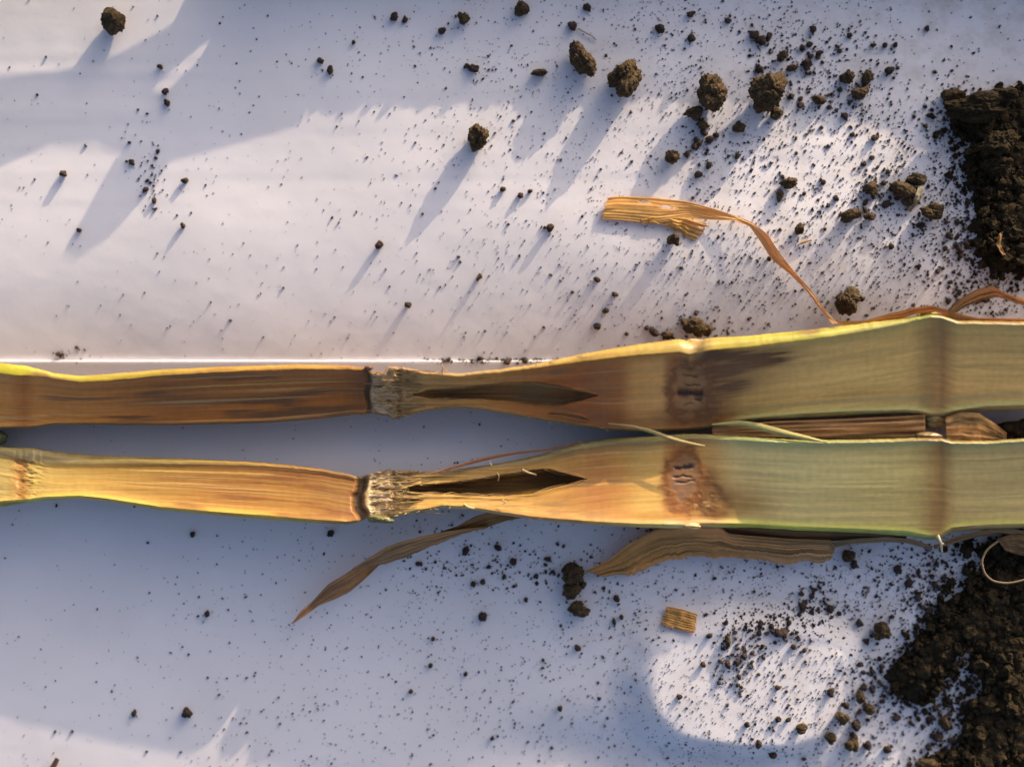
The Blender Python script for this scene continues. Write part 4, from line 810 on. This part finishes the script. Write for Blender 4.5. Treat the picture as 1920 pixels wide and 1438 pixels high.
# ------------------------------------------------------------------ dry leaves
def leaf(name, ea, eb, col, root=None, label=None, cat=None, n=120, m=28, corr=1.4, veins=9, sag=0., jag=(0, 0), holes=(), seed=1, thick=1.6, vd=.3, regular=False, rag=0., ground=False, mat=None, group=None):
    ea, eb = np.array(ea, float), np.array(eb, float); t = np.linspace(0, 1, n)
    def rs(e):
        dl = np.concatenate([[0], np.cumsum(np.linalg.norm(np.diff(e, axis=0), axis=1) + 1e-6)]); dl /= dl[-1]
        def at(tt):
            return np.stack([np.interp(tt, dl, e[:, k]) for k in range(3)], -1)
        return at
    A, B = rs(ea), rs(eb); u = np.linspace(0, 1, m); j = hsh(np.arange(m), np.full(m, seed)); j2 = hsh(np.arange(m), np.full(m, seed + 5))
    # smooth jitter + sharp teeth along the torn ends
    T = t[:, None] * (1 - jag[0] * j[None] - jag[1] * j2[None]) + jag[0] * j[None]
    PA, PB = A(T.ravel()).reshape(n, m, 3), B(T.ravel()).reshape(n, m, 3)
    for _ in range(3): PA[1:-1] = .25 * PA[:-2] + .5 * PA[1:-1] + .25 * PA[2:]; PB[1:-1] = .25 * PB[:-2] + .5 * PB[1:-1] + .25 * PB[2:]
    PB[..., 1] += rag * (fbm2(T * 16, T * 0, seed + 90, 4) + .7 * np.abs(fbm2(T * 45, T * 0, seed + 92, 2)))
    P = PA * (1 - u[None, :, None]) + PB * u[None, :, None]
    wd = np.linalg.norm(PA - PB, axis=-1)
    U2 = np.repeat(u[None], n, 0)
    if regular: wave = np.sin((u[None] + .5 / veins * fbm2(u[None] * veins * 1.3, u[None] * 0, seed + 60, 2)) * 2 * np.pi * veins + 1.2 * fbm2(T * 3, U2 * 3, seed, 2))
    else: wave = 2.2 * fbm2(T * 2.2, U2 * veins * 2.4, seed + 64, 3)
    P[..., 2] += corr * wave * np.clip(wd / 40, .2, 1) - sag * np.sin(np.pi * u)[None] + 4.0 * fbm2(T * 6, U2 * 1.6, seed + 2, 3)
    if ground: P[..., 2] += z_paper(P[..., 0], P[..., 1]) + 1.5
    fl = grid_faces(n, m)
    ce = P.reshape(-1, 3)[fl].mean(1); keep = np.ones(len(fl), bool)
    for h in holes: keep &= ~inpoly(ce[:, 0] + 2 * fbm2(ce[:, 0] / 6, ce[:, 1] / 6, 9, 2), ce[:, 1], h)
    fl = fl[keep]; V = P.reshape(-1, 3); lowr = V - (0, 0, thick); k = n * m
    # border edges -> side walls
    e = np.concatenate([fl[:, [0, 1]], fl[:, [1, 2]], fl[:, [2, 3]], fl[:, [3, 0]]]); se = np.sort(e, 1); _, idx, cnt = np.unique(se, axis=0, return_index=True, return_counts=True)
    be = e[idx[cnt == 1]]; side = np.stack([be[:, 0], be[:, 1], be[:, 1] + k, be[:, 0] + k], -1)[:, ::-1]
    F = np.concatenate([fl, (fl + k)[:, ::-1], side])
    cc = col(T, np.repeat(u[None], n, 0)).reshape(-1, 3)
    if regular: vein = np.repeat((1 - vd * np.exp(-((np.sin((u + .5 / veins * fbm2(u * veins * 1.3, u * 0, seed + 60, 2)) * np.pi * veins * 2 + .8)) / .25) ** 2))[None], n, 0)
    else: vein = 1 - 1.3 * vd * np.clip(2.4 * fbm2(T * 2.6, U2 * veins * 3.2, seed + 66, 4) + .1, -.4, 1)
    cc = cc * vein.reshape(-1, 1)
    uv = np.stack([T * np.linalg.norm(ea[-1] - ea[0]) / 100, np.repeat(u[None], n, 0) * wd.mean() / 100], -1).reshape(-1, 2)
    o = mesh(name, W(np.concatenate([V, lowr])), F, mat or M_LEAF, None, np.concatenate([cc, cc]), np.concatenate([uv, uv]))
    if root is not None: adopt(o, root); (label and o.__setitem__('label', label))
    else: tag(o, label, cat, group)
    return o
def cgrad(*st):
    a = np.array([[s[0], *s[1]] for s in st], float)
    def f(T, U):
        return np.stack([np.interp(T, a[:, 0], a[:, k]) for k in (1, 2, 3)], -1) * (1 + .25 * fbm2(T * 9, U * 12, 3, 3))[..., None]
    return f
# flat golden leaf piece with its long narrow tail running to the stalk
leaf('dry_leaf', [(1137, 371, 7), (1160, 368, 8), (1230, 371, 9), (1290, 378, 10), (1340, 392, 12), (1385, 407, 15), (1412, 418, 20), (1440, 440, 22), (1462, 475, 26), (1490, 510, 36), (1522, 545, 62), (1550, 585, 105), (1572, 607, 140)],
     [(1124, 411, 5), (1160, 413, 5), (1230, 420, 5), (1285, 409, 7), (1330, 412, 9), (1375, 414, 15), (1405, 424, 16), (1425, 452, 14), (1447, 487, 18), (1483, 516, 32), (1516, 550, 58), (1545, 590, 102), (1562, 609, 138)],
     cgrad((0, (.92, .62, .20)), (.35, (.92, .62, .22)), (.5, (.86, .60, .28)), (1, (.80, .54, .28))), None,
     'golden dry leaf with square torn end and long thin tail reaching the stalk', 'dry leaf', n=200, m=40, veins=8, regular=True, ground=True, jag=(.012, 0), corr=.4,
     holes=[[(1196, 377), (1212, 376), (1222, 381), (1205, 382)], [(1232, 386), (1250, 385), (1270, 390), (1262, 393), (1240, 390)]], seed=4, group='dry leaf pieces on the paper')
leaf('dry_leaf', [(1200, 410, 6), (1240, 405, 7), (1285, 409, 8), (1312, 416, 8), (1332, 421, 9)], [(1205, 419, 6), (1240, 420, 5), (1270, 432, 4), (1292, 447, 3), (1308, 452, 3)],
     cgrad((0, (.86, .54, .14)), (.7, (.88, .56, .16)), (1, (.9, .66, .3))), None, 'short golden flap torn from the underside of the flat dry leaf piece', 'dry leaf', n=60, m=26, veins=4, regular=True, ground=True, rag=3, jag=(0, .07), seed=6, group='dry leaf pieces on the paper')
# twisted brown leaf below the broken node: three lobes of one blade, folded over each other
root_t = empty('twisted_leaf', W([760, 1060, 0])); tag(root_t, 'brown twisted dry leaf with pointed tip painted sunlit, curling from under the lower stalk half', 'dry leaf', 'dry leaf pieces on the paper')
bpy.context.view_layer.update()
leaf('tip_lobe', [(549, 1166, 5), (563, 1146, 12), (586, 1127, 20), (614, 1096, 32), (640, 1080, 40), (672, 1060, 46), (712, 1036, 46), (752, 1022, 42)],
     [(551, 1168, 3), (575, 1152, 5), (598, 1135, 5), (628, 1123, 6), (655, 1110, 8), (672, 1096, 14), (694, 1076, 22), (712, 1058, 30)],
     cgrad((0, (.9, .55, .26)), (.16, (.88, .50, .22)), (.21, (.52, .31, .16)), (.5, (.58, .33, .15)), (1, (.60, .30, .11))), root_t, None, n=90, m=22, veins=4, corr=.5, sag=5, seed=8)  # tip colour painted bright, as if it caught the sun
leaf('middle_lobe', [(660, 1066, 44), (690, 1047, 52), (722, 1026, 56), (745, 1017, 58), (790, 1005, 58), (835, 996, 54), (880, 990, 48), (915, 986, 40)],
     [(664, 1070, 40), (700, 1058, 30), (722, 1057, 22), (745, 1049, 22), (790, 1032, 26), (830, 1015, 30), (880, 998, 34), (915, 990, 36)],
     cgrad((0, (.52, .32, .16)), (.5, (.62, .38, .18)), (1, (.58, .34, .14))), root_t, None, n=100, m=22, veins=4, corr=.5, sag=-5, rag=3, seed=9)
leaf('upper_lobe', [(825, 997, 46), (860, 985, 52), (890, 968, 56), (930, 956, 58), (1000, 950, 60)], [(832, 1001, 40), (870, 996, 34), (905, 991, 32), (950, 976, 38), (1010, 966, 46)],
     cgrad((0, (.42, .24, .09)), (1, (.44, .24, .08))), root_t, None, n=70, m=18, veins=4, corr=.5, sag=5, seed=10)
# ragged sheath along the lower side
leaf('leaf_sheath', [(1095, 1071, 4), (1140, 1050, 18), (1180, 1018, 36), (1230, 992, 52), (1290, 986, 66), (1350, 986, 62), (1365, 1000, 54), (1400, 1004, 52), (1480, 1010, 48), (1560, 1012, 42), (1566, 1030, 32)],
     [(1120, 1076, 3), (1150, 1079, 5), (1200, 1070, 8), (1260, 1046, 14), (1310, 1042, 18), (1370, 1043, 18), (1400, 1046, 18), (1440, 1052, 16), (1500, 1050, 16), (1545, 1048, 18), (1562, 1040, 22)],
     cgrad((0, (.82, .48, .16)), (.3, (.76, .43, .14)), (.6, (.84, .47, .18)), (1, (.74, .47, .22))), root_l, 'brown papery sheath torn along its lower edge', n=150, m=30, veins=6, corr=2.0, sag=-5, vd=.42, jag=(.01, .01), rag=9, seed=12)
leaf('leaf_sheath', [(1352, 988, 60), (1420, 990, 60), (1500, 995, 58), (1600, 1000, 56), (1700, 1004, 50)], [(1352, 1000, 30), (1420, 1010, 28), (1500, 1018, 26), (1600, 1012, 28), (1700, 1010, 36)],
     cgrad((0, (.26, .15, .06)), (1, (.24, .14, .06))), root_l, 'dark inner layer of the sheath against the rind', n=80, m=12, veins=3, corr=.8, seed=13)
leaf('leaf_sheath', [(1560, 1016, 40), (1600, 1010, 44), (1660, 1006, 48), (1710, 1010, 46), (1750, 1024, 40)], [(1556, 1028, 30), (1600, 1020, 30), (1660, 1016, 34), (1700, 1018, 36), (1745, 1030, 36)],
     cgrad((0, (.50, .36, .20)), (1, (.46, .30, .15))), root_l, 'thin curled edge of the sheath reaching the right node', n=60, m=12, veins=3, corr=.8, seed=14)
# dry sheath seen through the seam
leaf('leaf_sheath', [(1335, 800, 78), (1450, 790, 76), (1600, 784, 78), (1735, 778, 80)], [(1335, 828, 74), (1450, 832, 70), (1600, 834, 72), (1735, 830, 76)],
     cgrad((0, (.50, .27, .12)), (1, (.66, .38, .16))), root_l, 'reddish brown dry sheath visible in the seam between the halves', n=90, m=20, veins=5, corr=2.2, vd=.5, seed=15)
leaf('leaf_sheath', [(1772, 782, 84), (1800, 772, 88), (1835, 774, 84), (1870, 796, 66), (1888, 812, 46)], [(1775, 832, 78), (1800, 838, 78), (1830, 840, 72), (1860, 838, 56), (1885, 836, 44)],
     cgrad((0, (.72, .44, .18)), (.5, (.84, .54, .22)), (1, (.66, .40, .17))), root_l, 'tan dry sheath piece in the seam right of the node', n=60, m=20, veins=6, corr=2.2, vd=.5, rag=3, seed=16)
# dry blade along and off the top edge at the right
leaf('leaf_blade', [(1562, 603, 118), (1620, 602, 122), (1660, 590, 126), (1710, 578, 132), (1748, 572, 138), (1790, 586, 136), (1830, 596, 132), (1920, 598, 130), (2060, 600, 128)],
     [(1562, 608, 112), (1640, 606, 114), (1690, 596, 118), (1730, 588, 124), (1760, 584, 128), (1790, 600, 124), (1830, 601, 124), (1920, 602, 122), (2060, 606, 120)],
     cgrad((0, (.66, .40, .17)), (.4, (.70, .43, .17)), (.5, (.76, .50, .2)), (1, (.62, .44, .22))), root_u, 'dried brown blade edge lying along the top rim', n=140, m=18, veins=3, corr=1.2, vd=.55, rag=3, seed=18)
leaf('leaf_blade', [(1776, 582, 136), (1800, 560, 142), (1830, 543, 146), (1862, 535, 146), (1880, 548, 138), (1925, 562, 130), (2060, 580, 120)], [(1790, 585, 126), (1815, 575, 118), (1840, 563, 114), (1868, 556, 114), (1888, 562, 116), (1925, 576, 112), (2060, 598, 104)],
     cgrad((0, (.60, .38, .15)), (.35, (.62, .41, .18)), (.5, (.68, .48, .24)), (1, (.60, .43, .26))), root_u, 'curled brown blade rising off the right node', n=110, m=30, veins=5, corr=2.0, vd=.55, rag=3, seed=19)
# lower right: dry leaf at the node, tan scrap and curled thread
leaf('leaf_blade', [(1750, 1022, 50), (1790, 1006, 52), (1840, 994, 54), (1890, 990, 54), (1930, 996, 50), (2060, 1010, 44)], [(1752, 1030, 42), (1790, 1018, 40), (1840, 1004, 40), (1880, 1000, 40), (1925, 1014, 38), (2060, 1040, 30)],
     cgrad((0, (.44, .29, .14)), (1, (.46, .29, .13))), root_l, 'dry blade curving off the bottom of the right node', n=70, m=14, veins=3, corr=1, seed=21)
leaf('dry_leaf', [(1868, 1010, 46), (1900, 1000, 48), (1960, 1010, 44)], [(1885, 1032, 40), (1908, 1040, 38), (1960, 1050, 34)], cgrad((0, (.40, .24, .11)), (1, (.42, .25, .11))), None,
     'tan dry leaf scrap lying on the lower soil pile under the stalk end', 'dry leaf', n=40, m=20, veins=5, seed=22)
tag(strand_tubes('root_thread', [([(1872, 1014, 50), (1850, 1030, 52), (1840, 1052, 54), (1846, 1076, 54), (1862, 1090, 54), (1890, 1094, 54), (1925, 1086, 54), (1980, 1060, 50)], (2.6, 2.2))], M_FIB, None, [(.26, .18, .10)]), 'pale brown thread of root curled in a loop on the lower soil pile', 'root')
tag(strand_tubes('tie_shred', [([(1758, 1004, 70), (1764, 1016, 74), (1766, 1034, 58)], (4, 2)), ([(1755, 1012, 70), (1770, 1020, 66)], (3, 1.5))], M_FIB, root_l, [(.60, .56, .42), (.58, .52, .38)], 'pale torn shred under the right node'), None)
# small loose plant bits
leaf('straw_chip', [(1249, 1136, 7), (1280, 1142, 7), (1308, 1151, 7)], [(1238, 1170, 6), (1272, 1180, 6), (1304, 1187, 6)], cgrad((0, (.85, .56, .2)), (1, (.85, .56, .2))), None,
     'small square chip of golden ribbed straw on the paper below the stalk', 'straw chip', n=40, m=50, veins=8, regular=True, ground=True, corr=1.3, jag=(.05, .05), seed=25)
def twig(pts, rad, col, lab, cat='plant shred'):
    z = [float(z_paper(np.array(p[0]), np.array(p[1]))) for p in pts]
    tag(strand_tubes('plant_shred', [([(p[0], p[1], zz + p[2]) for p, zz in zip(pts, z)], rad)], M_FIB, None, [col]), lab, cat)
twig([(96, 1442, 5), (102, 1432, 7), (107, 1422, 10)], (6, 5), (.22, .12, .08), 'short brown stick end at the bottom left edge in sunlight', 'stick')
twig([(1084, 54, 3), (1098, 62, 5), (1110, 68, 4), (1118, 76, 3)], (1.2, .8), (.2, .12, .12), 'fine dark hair-like shred beside the round crumb near the top')
twig([(1622, 1122, 2), (1627, 1110, 3), (1630, 1100, 2)], (1.2, 2.4), (.42, .22, .14), 'tiny reddish shred on the paper below the sheath end')
twig([(1501, 456, 4), (1512, 452, 5), (1522, 450, 4)], (3, 2), (.5, .34, .18), 'tiny tan shred below the upright crumb right of the leaf strip')
leaf('leaf_scrap', [(1722, 348, 30), (1716, 368, 34), (1700, 394, 14)], [(1732, 352, 28), (1728, 372, 30), (1708, 398, 12)], cgrad((0, (.62, .56, .38)), (1, (.5, .42, .25))), None, 'pale leaf scrap stuck in the clod cluster near the right soil pile', 'leaf scrap', n=30, m=8, veins=2, corr=.5, seed=27)
leaf('leaf_scrap', [(1872, 440, 44), (1868, 460, 46), (1880, 480, 40)], [(1880, 434, 44), (1876, 458, 44), (1886, 478, 38)], cgrad((0, (.5, .3, .12)), (1, (.42, .26, .12))), None, 'thin tan scrap standing on the right soil pile', 'leaf scrap', n=30, m=8, veins=2, corr=.5, seed=28)

# ------------------------------------------------------------------ unseen leaves added outside the top left, outlined to cast the shadows there
def shade_leaf(name, ta, tb, zfun, holes, label, seed):
    ta, tb = np.array(ta, float), np.array(tb, float); n, m = 150, 60; t = np.linspace(0, 1, n); u = np.linspace(0, 1, m)
    A = np.stack([np.interp(t, np.linspace(0, 1, len(ta)), ta[:, k]) for k in (0, 1)], -1); B = np.stack([np.interp(t, np.linspace(0, 1, len(tb)), tb[:, k]) for k in (0, 1)], -1)
    P2 = A[:, None] * (1 - u[None, :, None]) + B[:, None] * u[None, :, None]
    Z = zfun(P2[..., 0], P2[..., 1]) ; s = Z / TAN
    Q = np.stack([P2[..., 0] + SX * s, P2[..., 1] + SY * s, Z], -1)
    fl = grid_faces(n, m); ce = P2.reshape(-1, 2)[fl].mean(1); keep = np.ones(len(fl), bool)
    for h in holes: keep &= ~inpoly(ce[:, 0], ce[:, 1], h)
    fl = fl[keep]; k = n * m; V = Q.reshape(-1, 3)
    e = np.concatenate([fl[:, [0, 1]], fl[:, [1, 2]], fl[:, [2, 3]], fl[:, [3, 0]]]); se = np.sort(e, 1); _, idx, cnt = np.unique(se, axis=0, return_index=True, return_counts=True)
    be = e[idx[cnt == 1]]; side = np.stack([be[:, 0], be[:, 1], be[:, 1] + k, be[:, 0] + k], -1)[:, ::-1]
    F = np.concatenate([fl, (fl + k)[:, ::-1], side]); cc = np.tile(np.array((.10, .16, .04)), (2 * k, 1))
    uv = np.stack([np.repeat(t * 6, m), np.tile(u * 1.5, n)], -1)
    o = mesh(name, Wt(np.concatenate([V, V - (0, 0, 3)])), F, M_RIND, None, cc, np.concatenate([uv, uv]))
    return tag(o, label, 'added shade caster leaf')
shade_leaf('shade_caster_leaf', [(-420, 235), (-200, 195), (0, 157), (120, 141), (200, 122), (262, 94), (330, 58), (430, 15)],
           [(-420, 430), (-200, 372), (0, 312), (95, 268), (183, 264), (206, 278), (310, 306), (560, 238)],
           lambda x, y: 116 + 10 * np.sin(x / 150) + .02 * (y - 200), [[(272, 178), (300, 190), (398, 106), (378, 92)]], 'broad green leaf added unseen beyond the top left corner to cast the shaded band', 1)
shade_leaf('shade_caster_leaf', [(300, 285), (255, 290), (215, 300), (190, 345), (160, 400), (128, 458)], [(320, 300), (300, 330), (270, 360), (245, 400), (205, 440), (150, 470)],
           lambda x, y: 150 + .05 * (y - 300), [], 'narrow leaf tip added unseen beyond the top left corner to cast the shadow stripe', 2)
